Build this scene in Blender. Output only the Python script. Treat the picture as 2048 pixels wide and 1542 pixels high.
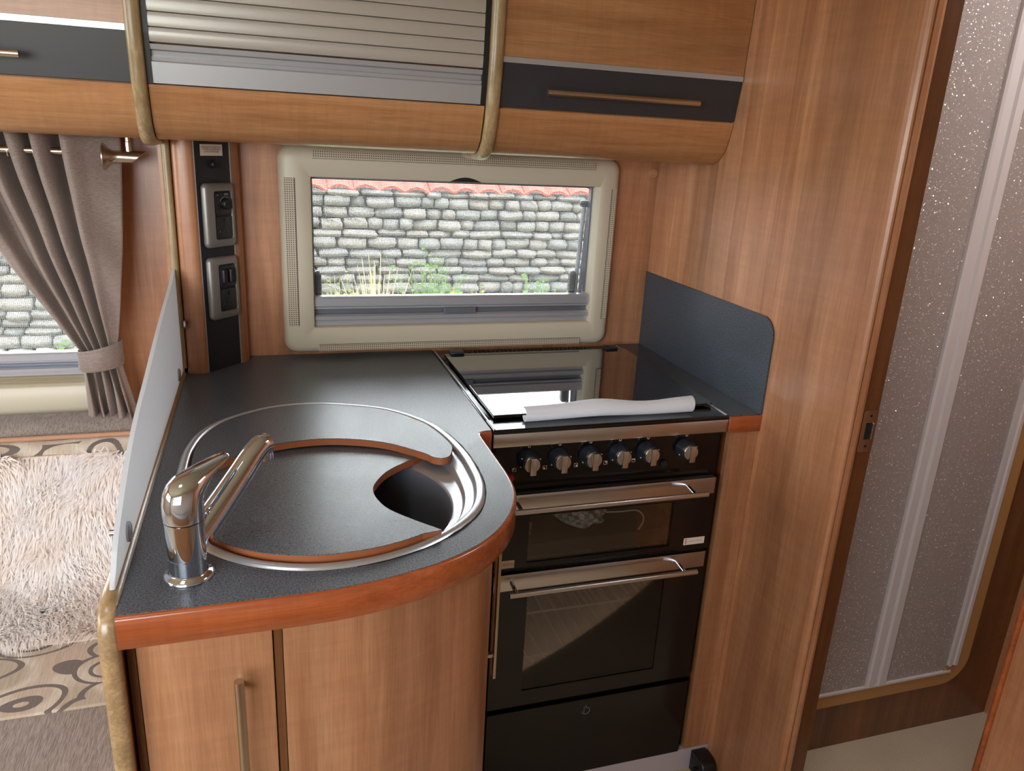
import bpy, bmesh, math, random
from mathutils import Vector, Matrix
from mathutils.geometry import tessellate_polygon
import numpy as np
random.seed(7); rng = np.random.default_rng(7)
PI = math.pi
for o in list(bpy.data.objects): bpy.data.objects.remove(o, do_unlink=True)
scene = bpy.context.scene
COL = scene.collection

# ------------------------------------------------------------------ camera
cam_data = bpy.data.cameras.new('camera'); cam = bpy.data.objects.new('camera', cam_data); COL.objects.link(cam)
cam_data.sensor_width = 36.0; cam_data.lens = 1539.97 * 36 / 2048; cam_data.clip_start = 0.02
def rot3(rx, ry, rz):
    rx, ry, rz = [math.radians(a) for a in (rx, ry, rz)]
    return Matrix.Rotation(rz, 4, 'Z') @ Matrix.Rotation(rx, 4, 'X') @ Matrix.Rotation(ry, 4, 'Z')
cam.matrix_world = Matrix.Translation((-0.3810, -1.8217, 1.4145)) @ rot3(72.1295, 3.0762, -18.1727)
scene.camera = cam

# ------------------------------------------------------------------ world, lights, exposure
w = bpy.data.worlds.new('sky'); scene.world = w; w.use_nodes = True
bg = w.node_tree.nodes['Background']
bg.inputs['Color'].default_value = (0.93, 0.96, 1.0, 1); bg.inputs['Strength'].default_value = 9.5
def portal(name, loc, rot, sx, sy):
    # light portal in a window opening: emits nothing, only guides the sampling of the sky through that window
    l = bpy.data.lights.new(name, 'AREA'); l.shape = 'RECTANGLE'; l.size = sx; l.size_y = sy
    l.cycles.is_portal = True
    o = bpy.data.objects.new(name, l); COL.objects.link(o); o.location = loc; o.rotation_euler = rot
    return o
portal('window_portal_opposite', (-1.40, -2.395, 1.36), (PI / 2, 0, 0), 1.4, 0.66)
portal('window_portal_hatch', (-0.85, -1.25, 2.045), (0, 0, 0), 0.22, 0.22)
portal('portal_added_aisle_hatch', (1.08, -1.0, 2.045), (0, 0, 0), 0.40, 0.40)  # unseen roof opening, added to brighten the door and floor
portal('window_portal_cab', (-3.245, -1.2, 1.475), (0, -PI / 2, 0), 0.65, 1.4)
portal('window_portal_kitchen', (.065, .07, 1.14), (-PI / 2, 0, 0), .75, .40)
portal('window_portal_lounge', (-1.25, .07, 1.115), (-PI / 2, 0, 0), 1.0, .57)
vs = scene.view_settings
vs.view_transform = 'Standard'; vs.look = 'None'; vs.gamma = 1.0; vs.use_curve_mapping = False
vs.exposure = 0.45
scene.cycles.max_bounces = 10; scene.cycles.diffuse_bounces = 7; scene.cycles.transparent_max_bounces = 16
scene.cycles.sample_clamp_indirect = 6.0; scene.cycles.caustics_reflective = False; scene.cycles.caustics_refractive = False
scene.cycles.use_denoising = True

# ------------------------------------------------------------------ materials
def lin(r, g, b):
    f = lambda c: (c / 255 / 12.92) if c / 255 <= .04045 else ((c / 255 + .055) / 1.055) ** 2.4
    return (f(r), f(g), f(b), 1)
def mat(name, color=(200, 200, 200), rough=.5, metal=0., coat=0., spec=.5, ior=None, sheen=0.):
    m = bpy.data.materials.new(name); m.use_nodes = True
    b = m.node_tree.nodes['Principled BSDF']
    b.inputs['Base Color'].default_value = lin(*color); b.inputs['Roughness'].default_value = rough
    b.inputs['Metallic'].default_value = metal; b.inputs['Coat Weight'].default_value = coat
    b.inputs['Specular IOR Level'].default_value = spec
    if ior: b.inputs['IOR'].default_value = ior
    if sheen: b.inputs['Sheen Weight'].default_value = sheen
    return m
class NT:
    def __init__(s, m): s.m = m; s.t = m.node_tree; s.n = s.t.nodes; s.l = s.t.links; s.b = s.n.get('Principled BSDF')
    def add(s, typ, **k):
        x = s.n.new(typ)
        for a, v in k.items(): setattr(x, a, v)
        return x
    def link(s, a, b): s.l.new(a, b)
    def coords(s, scale=(1, 1, 1), rot=(0, 0, 0), loc=(0, 0, 0)):
        tc = s.add('ShaderNodeTexCoord'); mp = s.add('ShaderNodeMapping')
        mp.inputs['Scale'].default_value = scale; mp.inputs['Rotation'].default_value = rot; mp.inputs['Location'].default_value = loc
        s.link(tc.outputs['Object'], mp.inputs['Vector']); return mp.outputs['Vector']
    def noise(s, vec, scale, detail=4, rough=.55, dist=0.):
        x = s.add('ShaderNodeTexNoise'); x.inputs['Scale'].default_value = scale; x.inputs['Detail'].default_value = detail
        x.inputs['Roughness'].default_value = rough; x.inputs['Distortion'].default_value = dist
        s.link(vec, x.inputs['Vector']); return x.outputs['Fac']
    def ramp(s, fac, stops, interp='LINEAR'):
        r = s.add('ShaderNodeValToRGB'); r.color_ramp.interpolation = interp
        e = r.color_ramp.elements
        while len(e) < len(stops): e.new(.5)
        for i, (p, c) in enumerate(stops):
            e[i].position = p; e[i].color = c if len(c) == 4 else lin(*c)
        s.link(fac, r.inputs['Fac']); return r.outputs['Color']
    def mix(s, a, b, fac, mode='MIX'):
        x = s.add('ShaderNodeMix', data_type='RGBA', blend_type=mode)
        for sock, v in ((x.inputs[6], a), (x.inputs[7], b), (x.inputs[0], fac)):
            if hasattr(v, 'is_linked'): s.link(v, sock)
            elif isinstance(v, (int, float)): sock.default_value = v
            else: sock.default_value = v
        return x.outputs[2]
    def math(s, op, a, b=None, c=None):
        x = s.add('ShaderNodeMath', operation=op)
        for i, v in enumerate((a, b, c)):
            if v is None: continue
            if hasattr(v, 'is_linked'): s.link(v, x.inputs[i])
            else: x.inputs[i].default_value = v
        return x.outputs[0]
    def bump(s, h, strength=.2, dist=.001):
        x = s.add('ShaderNodeBump'); x.inputs['Strength'].default_value = strength; x.inputs['Distance'].default_value = dist
        s.link(h, x.inputs['Height']); s.link(x.outputs['Normal'], s.b.inputs['Normal'])
    def color(s, c): s.link(c, s.b.inputs['Base Color'])

def wood(name, light, mid, dark, axis='z', stripes=1., rough=.34, coat=.25, fine=1., plank=.12, across=None):
    """veneer: long grain along `axis`, soft planked stripes across it and fine flecks"""
    m = mat(name, mid, rough, coat=coat); T = NT(m); T.b.inputs['Coat Roughness'].default_value = .22
    ai = 'xyz'.index(axis)
    sc = [1., 1., 1.]; sc[ai] = .07
    v = T.coords(tuple(sc))
    g = T.noise(v, 34 * stripes, 8, .68, .5)
    c1 = T.ramp(g, [(.25, dark), (.5, mid), (.72, light)])
    sc2 = [1., 1., 1.]; sc2[ai] = .012
    v2 = T.coords(tuple(sc2), loc=(3.1, 1.7, .3))
    pl = T.noise(v2, 9 * stripes, 1, .4)
    pc = T.ramp(pl, [(.38, (.72, .70, .68, 1)), (.5, (.92, .90, .88, 1)), (.6, (1.06, 1.02, 1.0, 1))], 'EASE')
    c2 = T.mix(c1, pc, min(1, plank * 5), 'MULTIPLY')
    sc3 = [1., 1., 1.]; sc3[ai] = .03
    f = T.noise(T.coords(tuple(sc3)), 420, 2, .6)
    fc = T.ramp(f, [(.3, (.84, .82, .80, 1)), (.62, (1.03, 1.03, 1.03, 1))])
    c3 = T.mix(c2, fc, .75 * fine, 'MULTIPLY')
    # flame figure running across the grain
    sc4 = [.22, .22, .22]; sc4[ai] = 1.6
    fl = T.noise(T.coords(tuple(sc4)), 34, 3, .6, .8)
    flc = T.ramp(fl, [(.4, (.9, .89, .88, 1)), (.6, (1.04, 1.03, 1.02, 1))])
    c4 = T.mix(c3, flc, .55, 'MULTIPLY')
    if axis == 'z' and stripes < 2:
        tc = T.add('ShaderNodeTexCoord'); sp = T.add('ShaderNodeSeparateXYZ'); T.link(tc.outputs['Object'], sp.inputs[0])
        u = T.math('ADD', sp.outputs[0], sp.outputs[1])
        wn = T.add('ShaderNodeTexWhiteNoise', noise_dimensions='1D'); T.link(T.math('FLOOR', T.math('ADD', T.math('MULTIPLY', u, 14.), T.math('SINE', T.math('MULTIPLY', u, 21.)))), wn.inputs['W'])
        c4 = T.mix(c4, T.ramp(wn.outputs['Value'], [(0, (.78, .73, .70, 1)), (.5, (.95, .93, .91, 1)), (1, (1.10, 1.08, 1.08, 1))]), .9, 'MULTIPLY')
    T.color(c4); T.bump(f, .06, .0006)
    return m
M = {}
M['cherry_v'] = wood('cherry_veneer_vertical', (210, 160, 122), (192, 140, 102), (170, 116, 80), 'z', plank=.14)
M['cherry_h'] = wood('cherry_veneer_horizontal', (206, 158, 114), (188, 138, 94), (162, 112, 70), 'x')
M['cherry_dark'] = wood('dark_cherry_veneer', (132, 88, 54), (116, 74, 42), (94, 58, 32), 'z')
M['edge_wood'] = wood('varnished_red_wood_edging', (176, 98, 54), (162, 84, 44), (146, 72, 38), 'x', 2.5, .22, .6)
M['mdf'] = mat('orange_brown_board_edge', (158, 92, 54), .5)
M['oak'] = wood('limed_oak_beading', (194, 176, 142), (172, 150, 112), (144, 120, 84), 'z', 4, .32, .3)
M['oak_y'] = wood('limed_oak_beading_along', (190, 166, 128), (166, 138, 100), (138, 112, 78), 'y', 4, .28, .4)
def speckle(name, c0, c1, rough, scale=900, bump=.25):
    m = mat(name, c0, rough); T = NT(m)
    v = T.coords()
    n = T.noise(v, scale, 2, .7); b = T.noise(v, 14, 3)
    c = T.ramp(n, [(.35, c0), (.62, c1)])
    c = T.mix(c, T.ramp(b, [(.3, (.9, .9, .9, 1)), (.7, (1.08, 1.08, 1.08, 1))]), 1., 'MULTIPLY')
    T.color(c); T.bump(n, bump, .0006)
    r = T.math('MULTIPLY_ADD', b, .14, rough - .06); T.link(r, T.b.inputs['Roughness'])
    return m
M['worktop'] = speckle('slate_grey_laminate', (40, 44, 50), (104, 110, 118), .33, 430)
M['splash'] = speckle('blue_grey_laminate', (24, 30, 36), (84, 94, 104), .42, 400)
M['black_strip'] = speckle('black_textured_laminate', (24, 26, 30), (40, 43, 48), .5, 700)
M['door_black'] = mat('anthracite_door_band', (50, 52, 58), .38)
M['alu'] = mat('satin_aluminium', (186, 190, 198), .34, .5)
M['plate'] = mat('dull_silver_plastic', (142, 140, 136), .38, .5)
M['module'] = mat('dark_socket_insert', (34, 36, 42), .4)
M['slat'] = mat('silver_tambour_slat', (192, 190, 186), .34, .4)
T = NT(M['slat']); sv = T.coords((.4, 1, 60)); T.bump(T.noise(sv, 12, 2), .05, .0004)
M['alu_dark'] = mat('grey_aluminium_profile', (124, 132, 144), .35, .5)
M['handle'] = mat('brushed_nickel', (196, 184, 168), .26, 1.)
M['steel'] = mat('brushed_stainless_steel', (204, 202, 202), .26, 1.)
T = NT(M['steel']); T.bump(T.noise(T.coords((.05, 1, 1)), 700, 2), .04, .0004)
M['sink_steel'] = mat('satin_sink_steel', (200, 204, 208), .30, .75)
T = NT(M['sink_steel']); T.bump(T.noise(T.coords(), 60, 3), .06, .001)
M['basin'] = mat('shaded_stainless_bowl', (108, 112, 124), .42, .2)  # bowl steel darker than the rim, its shade put into the colour
M['chrome'] = mat('polished_chrome', (214, 222, 236), .04, 1.)
M['black_gloss'] = mat('black_enamel_panel', (10, 9, 10), .12)
M['black_matt'] = mat('black_plastic', (22, 23, 26), .42)
M['black_soft'] = mat('black_recess', (8, 8, 9), .7)
M['knob_black'] = mat('black_knob_skirt', (34, 39, 50), .34)
M['white_print'] = mat('white_print', (225, 215, 200), .6)
M['grey_print'] = mat('pale_grey_print', (130, 130, 128), .6)
M['red_print'] = mat('dark_red_print', (120, 50, 46), .6)
M['sticker'] = mat('pale_sticker_paper', (226, 214, 200), .6)
M['red'] = mat('red_plastic', (176, 16, 34), .35)
M['cream'] = mat('cream_moulded_plastic', (212, 204, 182), .38)
M['cream2'] = mat('cream_wall_lining', (214, 206, 190), .7)
def perforated(name):
    m = mat(name, (208, 198, 176), .42); T = NT(m)
    tc = T.add('ShaderNodeTexCoord'); sp = T.add('ShaderNodeSeparateXYZ'); T.link(tc.outputs['Object'], sp.inputs[0])
    def cell(s): return T.math('SUBTRACT', T.math('FRACT', T.math('MULTIPLY', s, 1 / .0048)), .5)
    a, b = cell(sp.outputs[0]), cell(sp.outputs[2])
    d = T.math('SQRT', T.math('ADD', T.math('MULTIPLY', a, a), T.math('MULTIPLY', b, b)))
    hole = T.math('LESS_THAN', d, .27)
    T.color(T.mix(lin(208, 198, 176), lin(88, 76, 62), hole)); T.bump(T.math('SUBTRACT', 1., hole), .6, .001)
    return m
M['perforated'] = perforated('perforated_cream_grille')
def pane_mat(name, tint=(1, 1, 1, 1), refl=1.):
    m = bpy.data.materials.new(name); m.use_nodes = True; t = m.node_tree; t.nodes.clear()
    o = t.nodes.new('ShaderNodeOutputMaterial'); tr = t.nodes.new('ShaderNodeBsdfTransparent'); gl = t.nodes.new('ShaderNodeBsdfGlossy')
    mx = t.nodes.new('ShaderNodeMixShader'); fr = t.nodes.new('ShaderNodeFresnel'); fr.inputs['IOR'].default_value = 1.48
    tr.inputs['Color'].default_value = tint; gl.inputs['Roughness'].default_value = .02; gl.inputs['Color'].default_value = (refl, refl, refl, 1)
    t.links.new(fr.outputs[0], mx.inputs[0]); t.links.new(tr.outputs[0], mx.inputs[1]); t.links.new(gl.outputs[0], mx.inputs[2])
    t.links.new(mx.outputs[0], o.inputs[0]); return m
M['pane'] = pane_mat('clear_acrylic_pane', (.97, .99, .98, 1))
M['oven_glass'] = pane_mat('smoked_oven_glass', (.80, .76, .72, 1), 1.)
def mesh_screen(name, p=.0022, wth=.17):
    m = bpy.data.materials.new(name); m.use_nodes = True; T = NT(m); T.b.inputs['Base Color'].default_value = lin(196, 200, 202); T.b.inputs['Roughness'].default_value = .7
    tc = T.add('ShaderNodeTexCoord'); sp = T.add('ShaderNodeSeparateXYZ'); T.link(tc.outputs['Object'], sp.inputs[0])
    fx = T.math('FRACT', T.math('MULTIPLY', sp.outputs[0], 1 / p)); fz = T.math('FRACT', T.math('MULTIPLY', sp.outputs[2], 1 / p))
    th = T.math('MAXIMUM', T.math('LESS_THAN', fx, wth), T.math('LESS_THAN', fz, wth))
    tr = T.add('ShaderNodeBsdfTransparent'); mx = T.add('ShaderNodeMixShader'); tl = T.add('ShaderNodeBsdfTranslucent')
    tl.inputs['Color'].default_value = lin(186, 192, 194); m2 = T.add('ShaderNodeMixShader'); m2.inputs[0].default_value = .5
    T.link(T.b.outputs[0], m2.inputs[1]); T.link(tl.outputs[0], m2.inputs[2])
    out = T.n['Material Output']
    T.link(th, mx.inputs[0]); T.link(tr.outputs[0], mx.inputs[1]); T.link(m2.outputs[0], mx.inputs[2]); T.link(mx.outputs[0], out.inputs[0])
    return m
M['mesh'] = mesh_screen('pale_insect_mesh', .0036, .20)
def fabric(name, c0, c1, axis_scale=(1, 1, 1), scale=300, rough=.85, bump=.4, sheen=.2):
    m = mat(name, c0, rough, sheen=sheen); T = NT(m)
    n = T.noise(T.coords(axis_scale), scale, 4, .65); k = T.noise(T.coords(), 6, 2)
    c = T.ramp(n, [(.32, c0), (.66, c1)])
    c = T.mix(c, T.ramp(k, [(.3, (.94, .94, .94, 1)), (.7, (1.04, 1.04, 1.04, 1))]), 1., 'MULTIPLY')
    T.color(c); T.bump(n, bump, .0012); return m
M['curtain'] = fabric('taupe_slub_curtain_cloth', (122, 106, 98), (150, 134, 124), (.35, 1, 2.2), 260, .55, .25, .5)
M['chenille'] = fabric('grey_brown_ribbed_upholstery', (120, 108, 102), (172, 160, 152), (2.4, .22, 1), 210, .9, 1.2)
def swirl_fabric(name):
    m = mat(name, (180, 168, 150), .85, sheen=.2); T = NT(m)
    v = T.coords((.85, 1.35, 1.35), rot=(0, 0, .5))
    nz = T.add('ShaderNodeTexNoise'); nz.inputs['Scale'].default_value = 5; nz.inputs['Detail'].default_value = 1; T.link(v, nz.inputs['Vector'])
    va = T.add('ShaderNodeVectorMath', operation='MULTIPLY_ADD'); va.inputs[1].default_value = (.075, .075, .075)
    T.link(nz.outputs['Color'], va.inputs[0]); T.link(v, va.inputs[2])
    vo = T.add('ShaderNodeTexVoronoi', feature='F1'); vo.inputs['Scale'].default_value = 8.6; vo.inputs['Randomness'].default_value = .7
    T.link(va.outputs[0], vo.inputs['Vector'])
    d = vo.outputs['Distance']
    l1 = T.math('LESS_THAN', T.math('ABSOLUTE', T.math('SUBTRACT', d, .22)), .026)
    l2 = T.math('LESS_THAN', T.math('ABSOLUTE', T.math('SUBTRACT', d, .36)), .024)
    l3 = T.math('LESS_THAN', T.math('ABSOLUTE', T.math('SUBTRACT', d, .54)), .028)
    line = T.math('MAXIMUM', T.math('MAXIMUM', l1, l2), l3)
    st = T.noise(T.coords((1, .08, .08)), 330, 2, .7)
    pat = T.noise(T.coords((1, 1, 1)), 9, 1)
    base = T.ramp(pat, [(.4, (196, 178, 160)), (.5, (212, 202, 186)), (.6, (184, 170, 150))], 'EASE')
    base = T.mix(base, T.ramp(st, [(.3, (.82, .82, .82, 1)), (.65, (1.06, 1.06, 1.06, 1))]), .8, 'MULTIPLY')
    T.color(T.mix(base, lin(112, 102, 98), line)); T.bump(st, .7, .0012)
    return m
M['swirl'] = swirl_fabric('beige_fabric_with_taupe_swirls')
def variegated(name, stops, rough=.9, sheen=.3):
    m = mat(name, (235, 220, 205), rough, sheen=sheen); T = NT(m)
    T.color(T.ramp(T.noise(T.coords(), 16, 3), stops)); return m
M['fur'] = variegated('cream_long_pile', [(.35, (253, 246, 240)), (.6, (254, 254, 255))])
T = NT(M['fur']); tl = T.add('ShaderNodeBsdfTranslucent'); tl.inputs['Color'].default_value = lin(255, 246, 238); mx = T.add('ShaderNodeMixShader'); mx.inputs[0].default_value = .25
T.link(T.b.outputs[0], mx.inputs[1]); T.link(tl.outputs[0], mx.inputs[2]); T.link(mx.outputs[0], T.n['Material Output'].inputs[0])
M['fur_base'] = mat('cream_throw_backing', (226, 208, 194), .9)
def glitter():
    m = mat('frosted_glitter_panel', (142, 132, 126), .42); T = NT(m)
    v = T.coords()
    vo = T.add('ShaderNodeTexVoronoi', feature='F1'); vo.inputs['Scale'].default_value = 420; T.link(v, vo.inputs['Vector'])
    sp = T.math('GREATER_THAN', T.noise(v, 330, 1, .5), .70)
    nb = T.noise(v, 480, 2, .6)
    T.color(T.mix(lin(136, 124, 118), lin(176, 166, 160), nb))
    # tiny facets with their own tilt catch the light
    nv = T.add('ShaderNodeVectorMath', operation='SUBTRACT'); nv.inputs[1].default_value = (.5, .5, .5); T.link(vo.outputs['Color'], nv.inputs[0])
    sc = T.add('ShaderNodeVectorMath', operation='SCALE'); T.link(nv.outputs[0], sc.inputs[0]); sepc = T.add('ShaderNodeSeparateColor'); T.link(vo.outputs['Color'], sepc.inputs[0]); pick = T.math('GREATER_THAN', T.noise(v, 300, 0), .69); T.link(T.math('MULTIPLY_ADD', pick, 1.1, .05), sc.inputs['Scale'])
    ge = T.add('ShaderNodeNewGeometry'); ad = T.add('ShaderNodeVectorMath', operation='ADD'); T.link(ge.outputs['Normal'], ad.inputs[0]); T.link(sc.outputs[0], ad.inputs[1])
    no = T.add('ShaderNodeVectorMath', operation='NORMALIZE'); T.link(ad.outputs[0], no.inputs[0]); T.link(no.outputs[0], T.b.inputs['Normal'])
    sel = T.math('GREATER_THAN', T.add('ShaderNodeTexWhiteNoise', noise_dimensions='3D').outputs[0], .5)
    T.color(T.mix(T.mix(lin(142, 130, 124), lin(174, 164, 158), nb), lin(240, 234, 230), pick))
    T.link(T.math('MULTIPLY', pick, .5), T.b.inputs['Metallic'])
    T.link(T.math('SUBTRACT', .5, T.math('MULTIPLY', pick, .42)), T.b.inputs['Roughness'])
    return m
M['glitter'] = glitter()
M['pvc'] = mat('white_plastic_profile', (206, 198, 196), .35)
M['beige_frame'] = mat('bronze_beige_frame', (176, 130, 78), .5)
M['screen'] = mat('white_acrylic_screen', (236, 240, 244), .22)
T = NT(M['screen']); tl = T.add('ShaderNodeBsdfTranslucent'); tl.inputs['Color'].default_value = lin(240, 244, 248); mx = T.add('ShaderNodeMixShader'); mx.inputs[0].default_value = .5
T.link(T.b.outputs[0], mx.inputs[1]); T.link(tl.outputs[0], mx.inputs[2]); T.link(mx.outputs[0], T.n['Material Output'].inputs[0])
M['foam'] = mat('white_foam', (246, 248, 252), .75)
T = NT(M['foam']); tl = T.add('ShaderNodeBsdfTranslucent'); tl.inputs['Color'].default_value = lin(246, 248, 252); mx = T.add('ShaderNodeMixShader'); mx.inputs[0].default_value = .45
T.link(T.b.outputs[0], mx.inputs[1]); T.link(tl.outputs[0], mx.inputs[2]); T.link(mx.outputs[0], T.n['Material Output'].inputs[0])
M['carpet'] = fabric('beige_carpet', (172, 152, 124), (216, 198, 170), (1, 1, 1), 500, .95, 1.2)
M['piping'] = mat('tan_piping_cord', (190, 146, 116), .7)
M['plinth'] = mat('pale_grey_plinth', (180, 172, 178), .45)
M['enamel'] = mat('brown_grey_oven_enamel', (120, 98, 82), .4)
M['cloth_check'] = mat('checked_tea_towel', (200, 200, 205), .9)
T = NT(M['cloth_check']); ck = T.add('ShaderNodeTexChecker'); ck.inputs['Scale'].default_value = 90; ck.inputs[1].default_value = lin(222, 214, 210); ck.inputs[2].default_value = lin(120, 168, 176)
T.link(T.coords(), ck.inputs['Vector']); T.color(ck.outputs['Color'])
def stone_mat():
    m = mat('pale_limestone', (150, 146, 138), .9); T = NT(m)
    oi = T.add('ShaderNodeObjectInfo'); ge = T.add('ShaderNodeNewGeometry')
    n = T.noise(T.coords(), 14, 5, .65)
    c = T.ramp(n, [(.3, (84, 84, 86)), (.5, (122, 120, 119)), (.72, (150, 147, 140))])
    r = T.ramp(oi.outputs['Random'], [(0, (.78, .82, .82, 1)), (.5, (1, .98, .95, 1)), (1, (1.12, 1.05, .95, 1))])
    T.color(T.mix(c, r, 1., 'MULTIPLY')); T.bump(n, .6, .02); return m
M['stone'] = stone_mat()
M['mortar'] = mat('grey_green_wall_core', (84, 90, 82), .95)  # dull grey-green core behind the stones
M['tile_red'] = mat('weathered_red_tile', (150, 74, 64), .85)
M['leaf'] = mat('pale_green_leaf', (74, 106, 44), .6)
M['leaf2'] = mat('yellow_green_leaf', (112, 120, 52), .6)
M['leaf3'] = mat('dry_straw_blade', (170, 156, 104), .7)
M['gravel'] = variegated('gravel_and_grass', [(.35, (120, 128, 88)), (.6, (158, 150, 128))], .95, 0)

# ------------------------------------------------------------------ mesh helpers
def finish(bm, smooth=None):
    bmesh.ops.recalc_face_normals(bm, faces=bm.faces[:])
    if smooth is not None:
        for f in bm.faces: f.smooth = True
    return bm
def box(bm, x0, x1, y0, y1, z0, z1, bev=0., seg=2):
    r = bmesh.ops.create_cube(bm, size=1)
    vs_ = r['verts']
    for v in vs_:
        v.co = Vector((x0 + (v.co.x + .5) * (x1 - x0), y0 + (v.co.y + .5) * (y1 - y0), z0 + (v.co.z + .5) * (z1 - z0)))
    if bev:
        es = list({e for v in vs_ for e in v.link_edges})
        bmesh.ops.bevel(bm, geom=es, offset=bev, segments=seg, profile=.5, affect='EDGES')
    return bm
def B(*a, **k): return box(bmesh.new(), *a, **k)
def P3(plane, u, v, a):
    return {'xy': (u, v, a), 'xz': (u, a, v), 'yz': (a, u, v)}[plane]
def prism(bm, pts, plane, a0, a1, bev=0., seg=2, hole=None):
    n = len(pts)
    lo = [bm.verts.new(P3(plane, p[0], p[1], a0)) for p in pts]; hi = [bm.verts.new(P3(plane, p[0], p[1], a1)) for p in pts]
    fs = []
    for i in range(n):
        fs.append(bm.faces.new((lo[i], lo[(i + 1) % n], hi[(i + 1) % n], hi[i])))
    if hole:
        h = len(hole)
        hl = [bm.verts.new(P3(plane, p[0], p[1], a0)) for p in hole]; hh = [bm.verts.new(P3(plane, p[0], p[1], a1)) for p in hole]
        for i in range(h): bm.faces.new((hl[i], hl[(i + 1) % h], hh[(i + 1) % h], hh[i]))
        tris = tessellate_polygon([[Vector((p[0], p[1], 0)) for p in pts], [Vector((p[0], p[1], 0)) for p in hole]])
        L = lo + hl; H = hi + hh
        for t in tris:
            try: bm.faces.new([L[i] for i in t]); bm.faces.new([H[i] for i in t])
            except ValueError: pass
    else:
        a = bm.faces.new(lo); b = bm.faces.new(hi)
        if bev:
            es = list(a.edges) + list(b.edges)
            bmesh.ops.bevel(bm, geom=es, offset=bev, segments=seg, profile=.5, affect='EDGES')
    return bm
def rrect(u0, u1, v0, v1, r, n=6):
    if not isinstance(r, (list, tuple)): r = [r] * 4
    out = []
    for (cu, cv, a0, rr) in ((u1 - r[0], v0 + r[0], -PI / 2, r[0]), (u1 - r[1], v1 - r[1], 0, r[1]), (u0 + r[2], v1 - r[2], PI / 2, r[2]), (u0 + r[3], v0 + r[3], PI, r[3])):
        for i in range(n + 1):
            a = a0 + PI / 2 * i / n; out.append((cu + rr * math.cos(a), cv + rr * math.sin(a)))
    return out
def loft(bm, loops, closed=True, cap0=False, cap1=False, wrap=False):
    V = [[bm.verts.new(p) for p in L] for L in loops]
    n = len(V[0]); K = len(V)
    for k in range(K if wrap else K - 1):
        A, Bv = V[k], V[(k + 1) % K]
        for i in range(n if closed else n - 1):
            j = (i + 1) % n
            try: bm.faces.new((A[i], A[j], Bv[j], Bv[i]))
            except ValueError: pass
    if cap0: bm.faces.new(V[0])
    if cap1: bm.faces.new(V[-1])
    return bm
def tube(bm, pts, r, n=12, caps=True, up=Vector((0, 0, 1))):
    pts = [Vector(p) for p in pts]; K = len(pts)
    rs = r if isinstance(r, (list, tuple)) else [r] * K
    loops = []
    d0 = (pts[1] - pts[0]).normalized()
    ref = up if abs(d0.dot(up)) < .95 else Vector((1, 0, 0))
    u = d0.cross(ref).normalized()
    for k, p in enumerate(pts):
        d = (pts[min(k + 1, K - 1)] - pts[max(k - 1, 0)]).normalized()
        u = (u - d * u.dot(d)).normalized(); v = d.cross(u)
        rr = rs[k]; ra, rb = rr if isinstance(rr, tuple) else (rr, rr)
        loops.append([p + u * ra * math.cos(2 * PI * i / n) + v * rb * math.sin(2 * PI * i / n) for i in range(n)])
    return loft(bm, loops, True, caps, caps)
def lathe(bm, prof, c, axis='z', n=32):
    """prof: list of (radius, height) from c along axis"""
    loops = []
    for r, h in prof:
        L = []
        for i in range(n):
            a = 2 * PI * i / n; u, v = r * math.cos(a), r * math.sin(a)
            L.append(Vector(c) + Vector({'z': (u, v, h), 'y': (u, h, v), 'x': (h, u, v)}[axis]))
        loops.append(L)
    return loft(bm, loops, True, True, True)
def catmull(pts, k=6, closed=False):
    P = [Vector(p) for p in pts]; n = len(P); out = []
    rngi = range(n if closed else n - 1)
    for i in rngi:
        p0 = P[(i - 1) % n] if (closed or i > 0) else P[0] * 2 - P[1]
        p1 = P[i]; p2 = P[(i + 1) % n]
        p3 = P[(i + 2) % n] if (closed or i + 2 < n) else P[n - 1] * 2 - P[n - 2]
        for j in range(k):
            t = j / k
            out.append(.5 * ((2 * p1) + (p2 - p0) * t + (2 * p0 - 5 * p1 + 4 * p2 - p3) * t * t + (3 * p1 - p0 - 3 * p2 + p3) * t ** 3))
    if not closed: out.append(P[-1])
    return out
def mk(name, bm, m, parent=None, smooth=False, angle=35):
    """link a bmesh (world coordinates) as one mesh object under parent"""
    bmesh.ops.recalc_face_normals(bm, faces=bm.faces[:])
    me = bpy.data.meshes.new(name); bm.to_mesh(me); bm.free()
    if smooth:
        me.polygons.foreach_set('use_smooth', [True] * len(me.polygons))
        try: me.set_sharp_from_angle(angle=math.radians(angle))
        except Exception: pass
    me.materials.append(M[m] if isinstance(m, str) else m)
    o = bpy.data.objects.new(name, me); COL.objects.link(o)
    if parent is not None:
        o.parent = parent
        if not parent.get('_local'):
            root = parent
            while root.parent: root = root.parent
            if not root.get('_local'): me.transform(Matrix.Translation(-Vector(ROOT.get(root.name, (0, 0, 0)))))
    return o
ROOT = {}
def thing(name, label, cat, loc=(0, 0, 0), group=None, rotz=0., local=False):
    o = bpy.data.objects.new(name, None); COL.objects.link(o); o.empty_display_size = .05
    o.location = loc; o.rotation_euler = (0, 0, rotz); o['label'] = label; o['category'] = cat
    if group: o['group'] = group
    if local: o['_local'] = 1
    ROOT[o.name] = loc
    return o
def tag(o, label, cat, group=None):
    o['label'] = label; o['category'] = cat
    if group: o['group'] = group
    return o
def struct(name, bm, m, smooth=False, parent=None):
    o = mk(name, bm, m, parent, smooth)
    if parent is None: o['kind'] = 'structure'
    return o
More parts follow.
